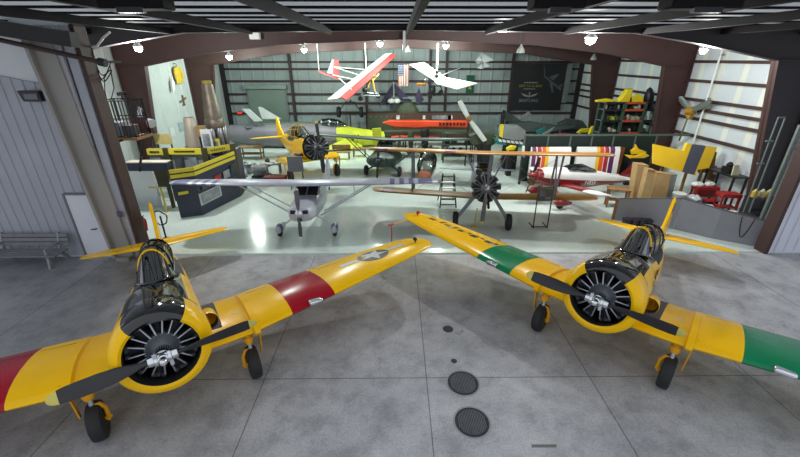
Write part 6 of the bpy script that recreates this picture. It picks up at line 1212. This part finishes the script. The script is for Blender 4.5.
# ================================================================== LIGHT
w = bpy.data.worlds.new('world'); S.world = w; w.use_nodes = True
w.node_tree.nodes['Background'].inputs[0].default_value = (.86, .92, 1.0, 1); w.node_tree.nodes['Background'].inputs[1].default_value = 1.0
S.view_settings.view_transform = 'Standard'; S.view_settings.look = 'None'; S.view_settings.exposure = 0; S.view_settings.gamma = 1; S.view_settings.use_curve_mapping = False
S.cycles.max_bounces = 6; S.cycles.diffuse_bounces = 3; S.cycles.glossy_bounces = 3; S.cycles.transparent_max_bounces = 12; S.cycles.sample_clamp_indirect = 4
lampglow = emit('lamp_glow', '#FFFDF6', 40)
def bay_light(label, p, power, r=.14, rod=.12, c=(1, 1, 1)):
    t = thing('high_bay_lamp', label, 'lamp', p, group='high bay lamps')
    MB().lathe([(0, r * 1.2), (.05, r * 1.05), (.1, r * .7), (.16, .08), (.22, .06)], (0, 0, 0), (0, 0, 1), 20, False).build('reflector', alu, t)
    MB().ball((0, 0, -.04), r * .95, 14).build('bulb', lampglow, t)
    MB().cyl((0, 0, .2), (0, 0, .32 + rod), .02, 8).build('hanger_rod', darkmetal, t)
    l = bpy.data.lights.new('bay_light', 'POINT'); l.energy = power; l.shadow_soft_size = r; l.color = c
    o = bpy.data.objects.new('bay_light', l); COL.objects.link(o); o.location = Vector(p) + Vector((0, 0, -r * 2 - .08))
GR, NE = (.86, 1, .92), (1, .99, .97)
bay_light('high bay lamp at the left in front of the brown frame above the cage', AY(138, 47, 14.95), 900, .13, c=NE)
bay_light('leftmost high bay lamp along the pinkish back rafter', AY(229, 56, 25.6), 480, .18, c=GR)
bay_light('high bay lamp between the leftmost rafter lamp and the red wing', AY(304, 49, 25.6), 850, .18, c=GR)
bay_light('high bay lamp directly above the hanging red wing', AY(380, 43, 25.6), 850, .18, c=GR)
bay_light('high bay lamp above the hanging white ultralight', AY(446, 45, 25.6), 850, .18, c=GR)
bay_light('large glaring high bay lamp above the black banner', AY(591, 38, 14.95), 700, .18, c=NE)
bay_light('high bay lamp above the white right wall girts', AY(704, 49, 14.95), 420, .13, c=NE)
bay_light('high bay lamp tucked behind the front frame over the yellow-winged biplane', (3.7, 14.9, 7.05), 700, c=NE)

# unlit bell lamps, ceiling units and a small white unit on the rafter
for px, py, Y, lb in ((408, 49, 26.8, 'unlit bell lamp beside the centre of the back rafter'), (521, 49, 20.4, 'unlit bell lamp hanging left of the glaring lamp'), (594, 57, 27.2, 'unlit bell lamp hanging low above the right of the black banner')):
    p = AY(px, py, Y); t = thing('bell_lamp', lb, 'lamp', p, group='unlit bell lamps'); MB().lathe([(-.18, .2), (-.05, .18), (.08, .1), (.16, .05), (.2, .04)], (0, 0, 0), (0, 0, 1), 18, False).build('bell_shade', mat('pale_shade', '#9CA39E', .4, .2), t); MB().cyl((0, 0, .18), (0, 0, .75), .02, 8).build('hanger_rod', darkmetal, t); MB().ball((0, 0, -.1), .09, 10).build('bulb', mat('bulb_off', '#B9BCB8', .3), t)
p = AY(255, 36, YA - .2); t = thing('junction_box', 'small white unit fixed high on the brown rafter at left', 'unit', p); MB().box((0, 0, 0), (.5, .3, .32)).build('housing', white, t, bevel=.04); MB().box((0, .12, 0), (.2, .2, .2)).build('bracket', darkmetal, t)
for px, py, w_, lb in ((137, 4, 1.0, 'dark heater unit under the canopy roof at left'), (556, 4, .8, 'dark unit under the canopy roof right of centre'), (700, 4, 1.1, 'dark heater unit under the canopy roof at right')):
    p = G(px, py, 6.78); t = thing('ceiling_unit', lb, 'ceiling unit', p); MB().box((0, 0, 0), (w_, .4, .16)).build('housing', beamblack, t, bevel=.03)
    for x in (-.3, .3): MB().bar((x * w_, 0, .05), (x * w_, 0, .24), .05).build('hanger', beamblack, t)
    MB().box((0, -.18, -.1), (w_ * .4, .1, .08)).build('burner', darkmetal, t)
